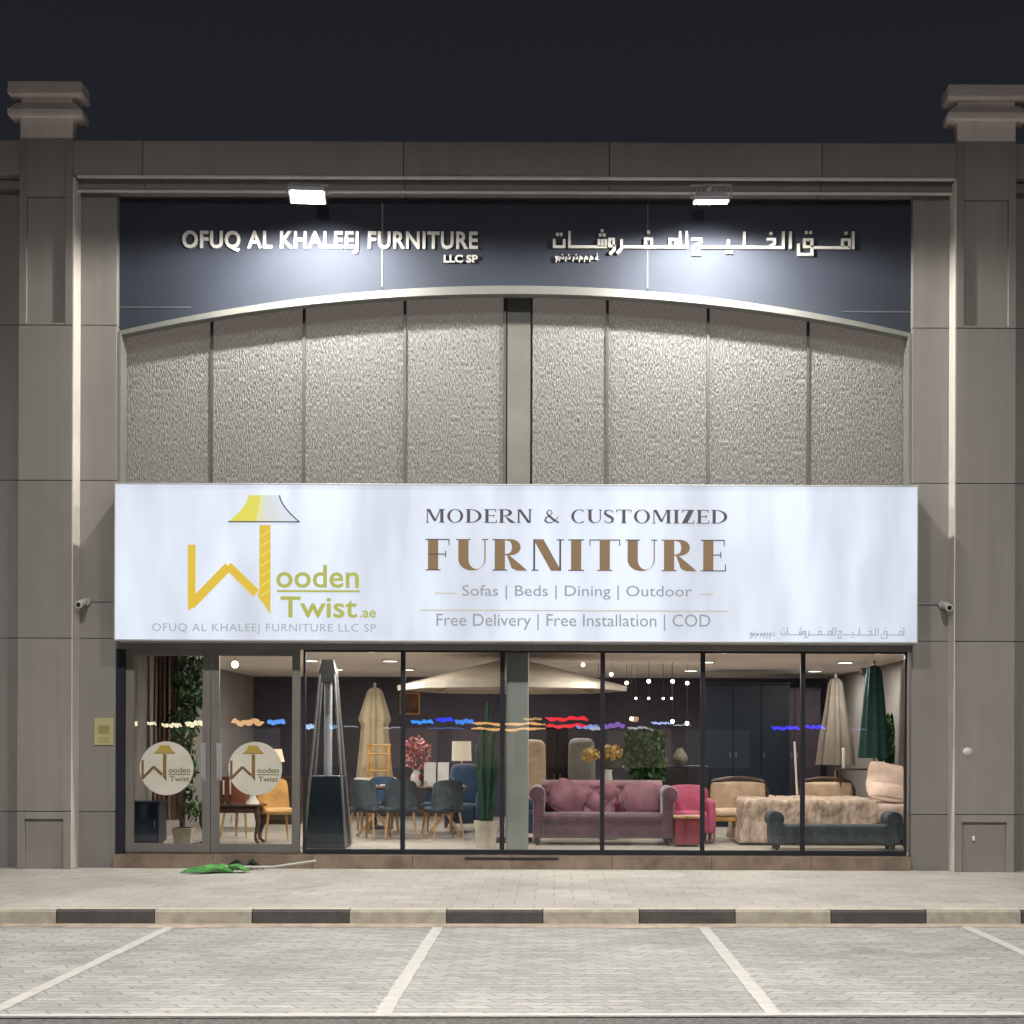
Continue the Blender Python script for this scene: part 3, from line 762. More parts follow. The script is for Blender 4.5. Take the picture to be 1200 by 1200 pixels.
mb = MB(); text_geo(mb, 'Sofas | Beds | Dining | Outdoor', sx(541), sx(810), sz(702.5), sz(686), yA, yB, .0); mb.build('goods_line', V_grey, box)
mb = MB(); text_geo(mb, 'Free Delivery | Free Installation | COD', sx(511), sx(832), sz(738.5), sz(719.5), yA, yB, .0); mb.build('service_line', V_grey, box)
mb = MB(); mb.box(sx(509), sx(533), yA, yB, sz(696), sz(695)); mb.box(sx(818), sx(836), yA, yB, sz(696), sz(695)); mb.box(sx(492), sx(853), yA, yB, sz(716.2), sz(715)); mb.build('rule', V_line, box)
mb = MB(); k = 3.4286
emblem(mb, lambda u, v: (sx(130 + u / k), sz(550 + v / k)), yA, yB, (0, 1, 2, 5)); mb.build('emblem', [V_amber, V_y, V_p1, V_p2, V_p3, V_ink], box)
mb = MB(); text_geo(mb, 'ooden', sx(323), sx(420), sz(690), sz(663), yA, yB, .012); mb.box(sx(324), sx(421), yA, yB, sz(695), sz(692.6))
text_geo(mb, 'Twist', sx(328), sx(418), sz(725), sz(700), yA, yB, .014); text_geo(mb, '.ae', sx(421), sx(440), sz(724.5), sz(716), yA, yB, .016); mb.build('shop_name', V_lime, box)
mb = MB(); text_geo(mb, 'OFUQ AL KHALEEJ FURNITURE LLC SP', sx(178), sx(440), sz(744), sz(732), yA, yB, -.004, 0, 1.1); mb.build('company_line', V_thin, box)
mb = MB(); q0, q1 = 912, 1060
f = lambda u, v: (sx(q0 + u / 1170 * (q1 - q0)), sz(733 + (v - 60) / 95 * 14)); arabic(mb, f, yA, yB, 1.1 / S(dS))
f = lambda u, v: (sx(877 + (u - 20) / 175 * 31), sz(737 + (v - 152) / 34 * 11)); arabic_small(mb, f, yA, yB, 1.0 / S(dS)); mb.build('arabic_line', V_thin, box)

# ------------------------------------------------------------------ floodlights
M['lens'] = emit('flood_lens', (1.0, .97, .90), FLOOD_LENS)
def floodlight(px, py, label, tilt, rz):
    d = -1.10
    o = thing('floodlight', label, 'floodlight', (X(px, d), d, Z(py, d)), 'floodlights above the fascia')
    c = Vector((X(px, d), d, Z(py, d)))
    Rm = Matrix.Rotation(R(rz), 3, 'Z') @ Matrix.Rotation(R(tilt), 3, 'X')
    def T(m_, q): return [tuple(c + Rm @ Vector(v)) for v in q.v]
    h = MB(); h.taper(0, 0, .0, .05, .44, .30, .44, .30); h.taper(0, 0, .05, .11, .44, .30, .26, .16)
    for i in range(7): h.box(-.18 + i * .058, -.17 + i * .058, -.10, .10, .09, .15)
    h.v = T(None, h); h.build('housing', M['grey'], o, bevel=.004)
    l = MB(); l.box(-.195, .195, -.125, .125, -.006, .004); l.v = T(None, l); l.build('lens', M['lens'], o)
    b = MB(); b.tube([c + Rm @ Vector((-.24, 0, .05)), c + Rm @ Vector((-.24, .05, .2)), c + Rm @ Vector((.24, .05, .2)), c + Rm @ Vector((.24, 0, .05))], .014, 6)
    b.tube([c + Rm @ Vector((0, .05, .2)), (c.x, -.27, c.z + .32)], .022, 8)
    b.box(c.x - .08, c.x + .08, -.29, -.272, c.z + .24, c.z + .40); b.build('bracket', M['grey'], o)
    ld = bpy.data.lights.new('floodlight_beam', 'SPOT'); ld.energy = FLOOD_W; ld.spot_size = R(112); ld.spot_blend = .6; ld.shadow_soft_size = .10; ld.color = (1, .96, .88)
    lo = bpy.data.objects.new('floodlight_beam', ld); col.objects.link(lo); lo.parent = o
    lo.location = Rm @ Vector((0, 0, -.03)); lo.rotation_euler = Vector((0, 1.0, -1)).to_track_quat('-Z', 'Y').to_euler()
    ld = bpy.data.lights.new('floodlight_spill', 'SPOT'); ld.energy = SPILL_W; ld.spot_size = R(176); ld.spot_blend = .25; ld.shadow_soft_size = .10; ld.color = (1, .96, .88)
    l2 = bpy.data.objects.new('floodlight_spill', ld); col.objects.link(l2); l2.parent = o; l2.location = Rm @ Vector((0, 0, -.03)); l2.rotation_euler = Vector((0, .12, -1)).to_track_quat('-Z', 'Y').to_euler()
floodlight(358, 232, 'glaring floodlight above the English letters, its lamp face tilted toward the street', -14, 4)
floodlight(831, 236, 'glaring floodlight above the Arabic letters, seen more from below', 10, -3)

# ------------------------------------------------------------------ small fittings on the wall
def cctv(px, py, sgn, label):
    o = thing('security_camera', label, 'camera', (X(px), 0, Z(py)), 'security cameras beside the lit sign')
    x, z = X(px, -.15), Z(py, -.15)
    m_ = MB(); m_.tube([(x, -.02, z + .01), (x - sgn * .30, -.02, z + .012)], .009, 8); m_.build('conduit', M['steel'], o, smooth=True)
    m_ = MB(); m_.tube([(x, -.005, z), (x, -.06, z)], [.055, .045], 14); m_.tube([(x, -.06, z), (x + sgn * .015, -.17, z - .02)], .018, 8); m_.build('mount', M['grey'], o, smooth=True)
    m_ = MB(); a_ = Vector((x + sgn * .01, -.12, z - .01)); e_ = a_ + Vector((sgn * .02, -.17, -.05))
    m_.tube([a_, a_ + (e_ - a_) * .1, e_], [.032, .042, .045], 16); b_ = m_.build('camera_body', M['white'], o, smooth=True)
    m_ = MB(); m_.tube([e_, e_ + (e_ - a_).normalized() * .008], .030, 16); m_.build('camera_lens', M['black'], b_)
cctv(98, 706, -1, 'small bullet camera on a thin conduit left of the lit sign')
cctv(1106, 706, 1, 'small bullet camera on a thin conduit right of the lit sign')
o = thing('notice', 'pale yellow notice fixed to the wall beside the glass doors', 'notice', (X(122), 0, Z(860)))
mb = MB(); mb.box(X(111), X(133.5), -.022, -.001, Z(875), Z(843)); mb.build('board', mat('notice_paper', (.42, .39, .20), .6, .06), o, bevel=.003)
mb = MB(); mb.box(X(116), X(129), -.0245, -.0215, Z(862), Z(852)); 
for i in range(4): mb.box(X(116), X(127 + (i % 2) * 2), -.0245, -.0215, Z(866.5 + i * 1.9), Z(865.6 + i * 1.9))
mb.build('printing', mat('notice_print', (.27, .26, .10), .6, .1), o)
mb = MB(); zz = Z(879, dP); xx = X(1134, dP)
mb.v = []; q = MB(); q.lathe(0, 0, [(.062, 0), (.062, .008), (.04, .022), (.001, .026)], 24)
mb.add([(xx + v[0], dP - v[2], zz + v[1] * .8) for v in q.v], [f_[::-1] for f_ in q.f])
tag(mb.build('wall_disc', mat('white_disc', (.55, .53, .50), .4, .05), smooth=True), 'white oval disc fixed to the right hand pier', 'disc')
mb = MB(); xx, zz = X(1142, dP), Z(981, dP); mb.rbox(xx - .016, xx + .016, dP + .012, dP + .046, zz - .03, zz + .03, .008)
tag(mb.build('bell_push', M['white'], smooth=True), 'tiny white fitting low in the recess of the right hand pier', 'fitting')
# limp green mop lying against the step
M['green'] = mat('green_cloth', (.085, .29, .075), .8, .25, 12, bump=.5, bscale=30)
mo = thing('mop', 'limp bright green mop with a pale grey pole lying on the pavement', 'mop', (X(260, -.8), -.8, SW))
mb = MB()
for i in range(46):
    a0 = random.uniform(-1, 1); x0 = X(268, -.8) + random.uniform(-.04, .05); y0 = -.78 + a0 * .05
    pts = []; L = random.uniform(.25, .50); yy = y0
    for j in range(7):
        u = j / 6
        pts.append((x0 - L * u + random.uniform(-.012, .012), yy + a0 * .22 * u + random.uniform(-.015, .015), SW + .02 + .085 * math.sin(PI * min(1, u * 1.02)) * random.uniform(.4, 1) * (1 - .4 * u)))
    mb.tube(pts, [.02, .022, .022, .02, .018, .016, .01], 6)
for i in range(16):
    x0 = X(268, -.8); L = random.uniform(.1, .28); a0 = random.uniform(-1, 1)
    mb.tube([(x0, -.78, SW + .07), (x0 + L * .5, -.78 + a0 * .1, SW + .085), (x0 + L, -.78 + a0 * .16, SW + .03)], [.022, .02, .012], 6)
mb.build('mop_head', M['green'], mo, smooth=True, angle=70)
mb = MB(); mb.tube([(X(262, -.8), -.80, SW + .07), (X(320, -.6), -.62, SW + .055), (X(372, -.2), -.30, SW + .11)], .017, 10); mb.build('mop_pole', mat('mop_pole_grey', (.38, .38, .34), .5, .08), mo, smooth=True)
mb = MB()
for i in range(26):
    x0 = X(286, -.35); L = random.uniform(.1, .30) * random.choice((-1, 1)); yy = random.uniform(-.42, -.18)
    mb.tube([(x0, -.3, SW + .02), (x0 + L * .4, (yy - .3) / 2, SW + random.uniform(.04, .13)), (x0 + L, yy, SW + .015)], [.012, .014, .006], 5)
tag(mb.build('rag', mat('dark_rag', (.022, .030, .022), .9, .2), smooth=True, angle=70), 'dark crumpled rag against the step behind the green mop', 'rag')

# ------------------------------------------------------------------ shop interior: lamps
M['bulb'] = emit('warm_bulb', (1.0, .80, .58), 9)
M['dlens'] = emit('added_downlight_lens', (1.0, .93, .82), 4)
def added_downlight(x, y):  # unseen ceiling lights, put in to light the shop
    o = thing('added_downlight', 'round flush ceiling light added to light the shop', 'ceiling light', (x, y, CEIL), 'added flush ceiling lights of the shop')
    m_ = MB(); m_.lathe(x, y, [(.13, CEIL - .001), (.13, CEIL - .02), (.11, CEIL - .025)], 20); m_.build('rim', M['white'], o)
    m_ = MB(); m_.lathe(x, y, [(.105, CEIL - .0255), (.10, CEIL - .028)], 20); m_.build('lens', M['dlens'], o)
    ld = bpy.data.lights.new('added_downlight_beam', 'AREA'); ld.shape = 'DISK'; ld.size = .22; ld.energy = DOWN_W; ld.color = (1, .93, .84)
    lo = bpy.data.objects.new('added_downlight_beam', ld); col.objects.link(lo); lo.parent = o; lo.location = (0, 0, -.035)
for p_ in ((-2.3, .55), (.75, .55)): added_downlight(*p_)  # front pair added to light the near side of the parasol
for y in (1.3, 3.8, 6.6):
    for x in (-3.7, -2.5, 0, 2.3, 4.4):
        if x != 0 or y > 5: added_downlight(x, y)
def at(px, py, d): return Vector((X(px, d), d, Z(py, d)))
wood = mat('dark_wood', (.075, .040, .022), .4, .25, 3, stretch=(1, 1, 6))
tan_wood = mat('oak_wood', (.36, .21, .10), .45, .2, 3, stretch=(5, 5, 1))
gold_wood = mat('golden_wood', (.50, .27, .08), .4, .2, 4)
cream = mat('cream_canvas', (.62, .55, .46), .85, .08, 3, bump=.2, bscale=200)
cream2 = mat('ecru_canvas', (.40, .33, .22), .85, .10, 3)
taupe = mat('taupe_canvas', (.17, .145, .12), .85, .1, 3)
greenc = mat('bottle_green_canvas', (.014, .055, .048), .85, .15, 3)
blue = mat('blue_velvet', (.022, .055, .12), .7, .2, 6, sheen=.4)
slate = mat('slate_blue_fabric', (.050, .064, .076), .85, .22, 8, bump=.3, bscale=70)
plum = mat('plum_velvet', (.095, .042, .062), .6, .25, 5, sheen=.5, bump=.3, bscale=45)
rose = mat('rose_velvet', (.20, .072, .10), .6, .25, 5, sheen=.5, bump=.3, bscale=45)
pink = mat('hot_pink_fabric', (.40, .075, .14), .7, .15, 5)
red = mat('dark_red_lacquer', (.22, .03, .045), .35, .15, 5)
beige = mat('beige_upholstery', (.54, .41, .29), .8, .15, 5, bump=.3, bscale=70)
linen = mat('blush_linen', (.62, .46, .38), .85, .1, 4)
throw = mat('brown_fur_throw', (.62, .50, .41), .95, .1, 9, bump=.8, bscale=45, c2=(.25, .155, .105), stretch=(1.3, 1.3, .45))
potm = mat('stone_pot', (.46, .41, .33), .7, .12, 5)
leafs = [mat('leaf_dark', (.014, .046, .016), .5, .3, 6), mat('leaf_mid', (.045, .13, .035), .5, .3, 6), mat('leaf_pale', (.06, .14, .045), .5, .3, 6)]
navy = mat('navy_panel', (.012, .024, .045), .35, .2, 1)
soil = mat('soil', (.03, .02, .015), .95)

def pot(o, x, y, w0, w1, h, square=False):
    m_ = MB()
    if square: m_.taper(x, y, FLOOR, FLOOR + h, w0, w0, w1, w1)
    else: m_.lathe(x, y, [(w0 / 2, FLOOR), (w1 / 2, FLOOR + h), (w1 / 2 - .025, FLOOR + h), (w1 / 2 - .035, FLOOR + h - .04)], 24)
    q = m_.build('pot', potm, o, smooth=not square, bevel=.008 if square else 0)
    s_ = MB(); s_.lathe(x, y, [(w1 / 2 - .04, FLOOR + h - .05), (w1 / 2 - .05, FLOOR + h - .02)], 16) if not square else s_.box(x - w1 / 2 + .02, x + w1 / 2 - .02, y - w1 / 2 + .02, y + w1 / 2 - .02, FLOOR + h - .03, FLOOR + h + .004)
    s_.build('soil', soil, q)

# artificial tree with a bundled trunk behind the left door
t = thing('potted_tree', 'tall slim tree in a square stone pot behind the left glass door', 'tree', (X(216, 1.3), 1.3, FLOOR))
pot(t, X(216, 1.3), 1.3, .22, .27, .24, True)
mb = MB()
for i in range(4):
    dx = random.uniform(-.03, .03)
    mb.tube([(X(214, 1.3) + dx, 1.3 + random.uniform(-.03, .03), FLOOR + .22), (X(212, 1.3) + dx * 2 + .02, 1.32, FLOOR + .9), (X(222, 1.3) + dx * 4, 1.3, FLOOR + 1.6), (X(222, 1.3) + dx * 6, 1.3, FLOOR + 2.2)], [.018, .016, .012, .006], 6)
mb.build('trunk', mat('bark', (.12, .085, .055), .9, .3, 10), t, smooth=True)
mb = MB()
for c, r_, n_ in (((224, 800), (.24, .24, .42), 420), ((216, 850), (.20, .22, .36), 240), ((218, 900), (.16, .18, .34), 160), ((226, 945), (.14, .16, .22), 90)):
    p = at(c[0], c[1], 1.3); mb.leaves(p, r_, n_, .05, 0, 3, 2.4)
mb.build('crown', leafs, t)
# hanging drapes
cu = thing('curtain', 'brown pleated curtain hanging behind the left glass door', 'curtain', (X(188, 2.2), 2.2, FLOOR))
def drape(pa, pb, d, z0, z1, name, m_, amp=.05, fr=9):
    q = MB(); n_ = 90; xa, xb = X(pa, d), X(pb, d)
    f_ = []; b_ = []
    for zz, sq in ((z0, 1.0), ((z0 + z1) / 2, .94), (z1, .90)):
        r0 = []
        for i in range(n_ + 1):
            u = i / n_; xm = (xa + xb) / 2
            r0.append((xm + (xa + (xb - xa) * u - xm) * sq, d + amp * math.sin(fr * 2 * PI * u + .8 * math.sin(5 * u)) * (.7 + .5 * math.sin(17 * u)), zz))
        f_.append(r0)
    vs = [p for r0 in f_ for p in r0]; vs += [(p[0], p[1] + .012, p[2]) for p in vs]
    k_ = 3 * (n_ + 1); fs = []
    for j in range(2):
        for i in range(n_):
            a_ = j * (n_ + 1) + i
            fs += [(a_, a_ + 1, a_ + n_ + 2, a_ + n_ + 1), (k_ + a_, k_ + a_ + n_ + 1, k_ + a_ + n_ + 2, k_ + a_ + 1)]
    q.add(vs, fs); return q.build(name, m_, cu, smooth=True, angle=80)
drape(152, 176, 2.2, FLOOR + .9, CEIL - .03, 'sheer', mat('grey_sheer', (.30, .26, .24), .9, .1), .04, 4)
drape(178, 218, 2.15, FLOOR + .3, CEIL - .03, 'drape', mat('brown_drape', (.20, .125, .085), .9, .2, 3), .06, 7)
mb = MB(); mb.tube([(X(148, 2.18), 2.18, CEIL - .03), (X(224, 2.18), 2.18, CEIL - .03)], .018, 8); mb.build('rail', M['steel'], cu)
def cabinet(name, label, cat, pa, pb, pt, d, dep, m_, nd=2):
    o = thing(name, label, cat, (X((pa + pb) / 2, d), d + dep / 2, FLOOR))
    xa, xb = X(pa, d), X(pb, d); zt = Z(pt, d)
    q = MB(); q.box(xa, xb, d + .02, d + dep, FLOOR + .06, zt - .03); q.box(xa + .03, xb - .03, d + .06, d + dep - .03, FLOOR, FLOOR + .06); q.build('carcass', m_, o, bevel=.006)
    q = MB(); q.box(xa - .015, xb + .015, d, d + dep + .01, zt - .029, zt); q.build('top', m_, o, bevel=.006)
    for i in range(nd):
        a_ = xa + (xb - xa) * i / nd; b_ = xa + (xb - xa) * (i + 1) / nd
        q = MB(); q.box(a_ + .008, b_ - .008, d, d + .019, FLOOR + .075, zt - .04); dd = q.build('door', m_, o, bevel=.005)
        q = MB(); hx = b_ - .05 if i == 0 else a_ + .05; q.tube([(hx, d - .012, (zt + FLOOR) / 2 - .05), (hx, d - .012, (zt + FLOOR) / 2 + .05)], .007, 6); q.build('knob', M['steel'], dd)
    return o
cabinet('cabinet', 'low navy cabinet standing behind the left glass door', 'cabinet', 150, 186, 941, 1.0, .45, navy, 1)
cabinet('cabinet', 'tall dark cabinet behind the left door sticker', 'cabinet', 150, 190, 868, 3.2, .5, mat('charcoal_cabinet', (.03, .03, .035), .5), 2)

# carved console table in dark wood
def cabriole(x, y, zt, sx_, sy_):
    q = MB()
    q.tube([(x, y, zt), (x + sx_ * .03, y + sy_ * .03, zt - .10), (x + sx_ * .035, y + sy_ * .03, zt - .2), (x - sx_ * .01, y - sy_ * .01, zt - .38), (x + sx_ * .0, y, FLOOR + .05), (x + sx_ * .04, y + sy_ * .04, FLOOR + .012)], [.035, .045, .035, .02, .02, .025], 8)
    return q
t = thing('console_table', 'dark carved console table with curved legs behind the glass doors', 'table', (X(270, 1.6), 1.8, FLOOR))
zt = Z(944, 1.6); xa, xb = X(236, 1.6), X(303, 1.6)
mb = MB(); mb.rbox(xa - .04, xb + .04, 1.57, 2.05, zt - .035, zt, .014); mb.build('top', wood, t, smooth=True)
mb = MB(); mb.box(xa + .01, xb - .01, 1.62, 2.0, zt - .12, zt - .036); mb.build('apron', wood, t, bevel=.01)
for (x, s1) in ((xa + .04, -1), (xb - .04, 1)):
    for (y, s2) in ((1.64, -1), (1.98, 1)): cabriole(x, y, zt - .06, s1, s2).build('leg', wood, t, smooth=True)
for i, p in enumerate((241, 250, 262, 270)):
    c = thing('candlestick', 'slim white candle in a dark holder on the carved console table', 'candlestick', (X(p, 1.8), 1.8, zt), 'candles on the console table')
    x = X(p, 1.8); hh = .20 + .04 * (i % 2)
    mb = MB(); mb.lathe(x, 1.8, [(.035, zt), (.035, zt + .012), (.008, zt + .03), (.008, zt + .10), (.02, zt + .12), (.02, zt + .13)], 12); mb.build('holder', M['black'], c, smooth=True)
    mb = MB(); mb.tube([(x, 1.8, zt + .13), (x, 1.8, zt + .13 + hh)], .011, 8); mb.build('candle', M['white'], c)
# bell-based pale vase
v = thing('vase', 'pale flared vase standing on the console table under the right sticker', 'vase', (X(296, 1.75), 1.75, zt))
x = X(296, 1.75); mb = MB(); mb.lathe(x, 1.75, [(.10, zt), (.09, zt + .03), (.05, zt + .09), (.045, zt + .14), (.09, zt + .26), (.13, zt + .38), (.10, zt + .46), (.06, zt + .5)], 24); mb.build('vase_body', cream, v, smooth=True)
# golden chair
def simple_chair(name, label, px, py_seat, d, rz, m_seat, m_leg, wd=.46, back_h=.45, shell=False, group=None):
    o = thing(name, label, 'chair', (0, 0, 0), group)
    zs = .45
    q = MB(); q.rbox(-wd / 2, wd / 2, -.22, .22, zs - .05, zs + .03, .035, .012); q.build('seat', m_seat, o, smooth=True)
    q = MB()
    n_ = 10; fr_ = []
    for j in range(5):
        zz = zs + .0 + back_h * j / 4
        for i in range(n_ + 1):
            a_ = (i / n_ - .5) * 2; curve = .12 * a_ * a_ if shell else .03 * a_ * a_
            fr_.append((a_ * wd / 2 * (1 - .12 * (j / 4) ** 2), .22 + .06 * j / 4 - curve, zz - (.05 * a_ ** 4 if j == 4 else 0)))
    vs = fr_ + [(p[0] * 1.02, p[1] + .035, p[2]) for p in fr_]; k_ = len(fr_); fs = []
    for j in range(4):
        for i in range(n_):
            a_ = j * (n_ + 1) + i
            fs += [(a_, a_ + 1, a_ + n_ + 2, a_ + n_ + 1), (k_ + a_, k_ + a_ + n_ + 1, k_ + a_ + n_ + 2, k_ + a_ + 1)]
    for i in range(n_): fs.append((4 * (n_ + 1) + i, 4 * (n_ + 1) + i + 1, k_ + 4 * (n_ + 1) + i + 1, k_ + 4 * (n_ + 1) + i))
    for j in range(4):
        for e_ in (0, n_): fs.append((j * (n_ + 1) + e_, (j + 1) * (n_ + 1) + e_, k_ + (j + 1) * (n_ + 1) + e_, k_ + j * (n_ + 1) + e_))
    q.add(vs, fs); q.build('backrest', m_seat, o, smooth=True)
    for s1 in (-1, 1):
        for s2 in (-1, 1):
            q = MB(); q.tube([(s1 * (wd / 2 - .06), s2 * .17, zs - .04), (s1 * (wd / 2 - .01), s2 * .22, 0)], [.019, .013], 8); q.build('leg', m_leg, o, smooth=True)
    o.location = (X(px, d), d, FLOOR); o.rotation_euler = (0, 0, R(rz))
    return o
simple_chair('chair', 'golden wooden chair behind the right glass door', 325, 0, 2.0, 25, gold_wood, gold_wood)
simple_chair('chair', 'reddish chair tucked behind the carved console table', 283, 0, 3.2, 160, mat('russet_fabric', (.30, .10, .06), .8), gold_wood)
# pendant bulb
def pendant(px, py, d, name, label, group, r=.035, zc=CEIL):
    p = at(px, py, d)
    o = thing(name, label, 'lamp', p, group)
    q = MB(); q.sphere(p, r, 12); q.build('bulb', M['bulb'], o, smooth=True)
    q = MB(); q.tube([(p.x, p.y, p.z + r * .8), (p.x, p.y, zc)], .004, 5); q.build('cord', M['black'], o)
pendant(275, 780, 2.2, 'pendant_lamp', 'single round bulb hanging alone behind the right glass door', None, .05)
for i, (p, y_) in enumerate(((683, 779), (716, 790), (701, 810), (734, 800), (760, 798), (788, 798), (805, 800), (745, 818), (760, 818), (777, 818), (787, 818), (740, 842), (788, 845), (805, 847))):
    pendant(p, y_, 4.2 + .25 * (i % 4), 'hanging_bulb', 'small warm bulb hanging on a thin cord between the cream parasol and the navy panel', 'small bulbs hanging right of the parasol', .030 if y_ < 805 or y_ > 835 else .019)

# patio heater
t = thing('patio_heater', 'pyramid patio heater with silver posts and a dark base by the window', 'heater', (X(384, 1.0), 1.0, FLOOR))
d = 1.0; x = X(384.5, d); zb = Z(910, d); ztop = Z(790, d)
wb, wt_, wm = .53, .19, .42
mb = MB(); mb.taper(x, d, FLOOR + .05, zb, wb, wb, wm, wm); mb.build('base', mat('heater_base', (.014, .024, .034), .3, .15, 2, metal=.3), t, bevel=.01)
mb = MB(); mb.box(x - wb / 2 - .01, x + wb / 2 + .01, d - wb / 2 - .01, d + wb / 2 + .01, FLOOR, FLOOR + .05); mb.build('plinth', M['black'], t)
for s1 in (-1, 1):
    for s2 in (-1, 1):
        mb = MB(); mb.tube([(x + s1 * (wb / 2 + .012), d + s2 * (wb / 2 + .012), FLOOR + .03), (x + s1 * wt_ / 2, d + s2 * wt_ / 2, ztop)], .019, 8); mb.build('post', M['steel'], t, smooth=True)
mb = MB(); mb.lathe(x, d, [(.055, zb), (.055, ztop - .1)], 18); mb.build('glass_tube', mat('tube_glass', (.30, .31, .33), .2, .1), t, smooth=True)
mb = MB(); mb.taper(x, d, ztop - .12, ztop, .20, .20, .23, .23); mb.taper(x, d, ztop, Z(774, d), .25, .25, .15, .15); mb.build('cap', mat('heater_cap', (.16, .16, .17), .35, .1, metal=.7), t, bevel=.01)
# closed parasols
def closed_parasol(px, pt, pb, d, wtop, wbot, m_, label, waist=False):
    o = thing('closed_parasol', label, 'parasol', (X(px, d), d, FLOOR))
    x = X(px, d); z1, z0 = Z(pt, d), Z(pb, d); h = z1 - z0
    q = MB(); q.lathe(x, d, [(.012, z1 + .0), (wtop * .35, z1 - .03), (wtop * .5, z1 - .08), *([(wtop * .95, z1 - h * .3), (wbot * .46, z1 - h * .36), (wbot * .38, z1 - h * .42)] if waist else [(wtop * .5 + wbot * .10, z1 - h * .36)]), (wbot * .44, z1 - h * .7), (wbot * .52, z0), (wbot * .2, z0 + .02)], 64, pleat=.16, pk=8)
    q.build('canopy', m_, o, smooth=True, angle=80)
    q = MB(); q.tube([(x, d, FLOOR), (x, d, z1 + .04)], .02, 8); q.sphere((x, d, z1 + .05), .025); q.build('pole', M['grey'], o, smooth=True)
    q = MB(); q.lathe(x, d, [(.22, FLOOR), (.22, FLOOR + .05), (.05, FLOOR + .07), (.035, FLOOR + .2)], 20); q.build('base', M['dark'], o, smooth=True)
closed_parasol(439, 806, 912, 5.5, .22, .50, cream2, 'closed cream parasol standing behind the dining table', True)
closed_parasol(979, 793, 895, 4.6, .20, .52, taupe, 'closed taupe parasol standing behind the bed')
closed_parasol(1024, 778, 887, 3.6, .20, .40, greenc, 'closed bottle green parasol by the right side wall')
# big open parasol
t = thing('open_parasol', 'large open cream parasol spreading behind the shop column', 'parasol', (X(600, 2.3), 2.3, FLOOR))
d = 2.3; x = X(600, d); ap = CEIL - .03; hem = Z(804, d); rr = 1.60
mb = MB(); vs = [(x, d, ap)] + [(x + rr * math.cos(2 * PI * k / 8) * 1.02, d + rr * math.sin(2 * PI * k / 8) * 1.02, hem) for k in range(8)]
vs += [(x, d, ap - .012)] + [(p[0], p[1], p[2] - .012) for p in vs[1:9]]
vs += [(x + (p[0] - x) * .995, d + (p[1] - d) * .995, hem - .07) for p in vs[1:9]]
fs = []
for k in range(8):
    k2 = (k + 1) % 8
    fs += [(0, 1 + k, 1 + k2), (9, 10 + k2, 10 + k), (1 + k, 18 + k, 18 + k2, 1 + k2)]
mb.add(vs, fs); mb.build('canopy', cream, t)
for k in range(8):
    q = MB(); a_ = 2 * PI * k / 8; q.tube([(x, d, ap - .05), (x + rr * 1.0 * math.cos(a_), d + rr * 1.0 * math.sin(a_), hem - .04)], .012, 6); q.build('rib', tan_wood, t)
mb = MB(); mb.tube([(x, d, FLOOR + .05), (x, d, ap - .02)], .03, 10); mb.build('pole', tan_wood, t, smooth=True)
mb = MB(); mb.lathe(x, d, [(.30, FLOOR), (.30, FLOOR + .06), (.06, FLOOR + .08), (.05, FLOOR + .3)], 20); mb.build('base', M['dark'], t, smooth=True)

# dining set
d = 3.6
t = thing('dining_table', 'dining table with dark top and crossed wooden trestle legs behind the window', 'table', (X(480, d), d, FLOOR))
xa, xb = X(418, d), X(546, d); zt = FLOOR + .75
mb = MB(); mb.rbox(xa, xb, d - .45, d + .45, zt - .04, zt, .015); mb.build('top', wood, t, smooth=True)
for s1 in (xa + .3, xb - .3):
    for s2 in (-1, 1):
        q = MB(); q.tube([(s1 - .25 * s2, d - .3, FLOOR + .02), (s1 + .25 * s2, d + .3, zt - .04)], .028, 4); q.build('leg', tan_wood, t)
mb = MB(); mb.tube([(xa + .3, d, FLOOR + .38), (xb - .3, d, FLOOR + .38)], .022, 6); mb.build('stretcher', tan_wood, t)
for (p, dd, rz, lab) in ((434, 2.75, 150, 'blue shell dining chair turned away from the street at the left end of the table'), (470, 2.8, 186, 'blue shell dining chair turned away from the street beside the window mullion'), (520, 2.75, 205, 'blue shell dining chair turned away from the street nearest the cactus pot'), (450, 4.4, 8, 'blue dining chair on the far side of the table by the closed parasol'), (515, 4.4, -6, 'blue dining chair on the far side of the table below the cream table lamp')):
    simple_chair('dining_chair', lab, p, 0, dd, rz, slate if dd < 3 else blue, tan_wood, .48, .42, True, 'blue dining chairs round the trestle table')
# things on the table
v = thing('flower_vase', 'white vase of pink blossom standing on the dining table', 'flowers', (X(488, d), d, zt)); x = X(488, d)
mb = MB(); mb.lathe(x, d, [(.06, zt), (.09, zt + .08), (.08, zt + .16), (.045, zt + .22), (.055, zt + .25)], 20); mb.build('vase_body', M['white'], v, smooth=True)
mb = MB()
for i in range(14):
    a_ = random.uniform(0, 2 * PI); r_ = random.uniform(.03, .2); mb.tube([(x, d, zt + .2), (x + r_ * .5 * math.cos(a_), d + r_ * .5 * math.sin(a_), zt + .4), (x + r_ * math.cos(a_), d + r_ * math.sin(a_), zt + random.uniform(.45, .7))], .005, 5)
mb.build('stems', leafs[0], v)
mb = MB(); mb.leaves((x, d, zt + .50), (.23, .2, .26), 320, .05, 0, 3, 1.0); mb.build('blossom', [mat('blossom_pink', (.60, .20, .22), .8), mat('blossom_pale', (.68, .38, .36), .8), mat('blossom_red', (.42, .07, .09), .8)], v)
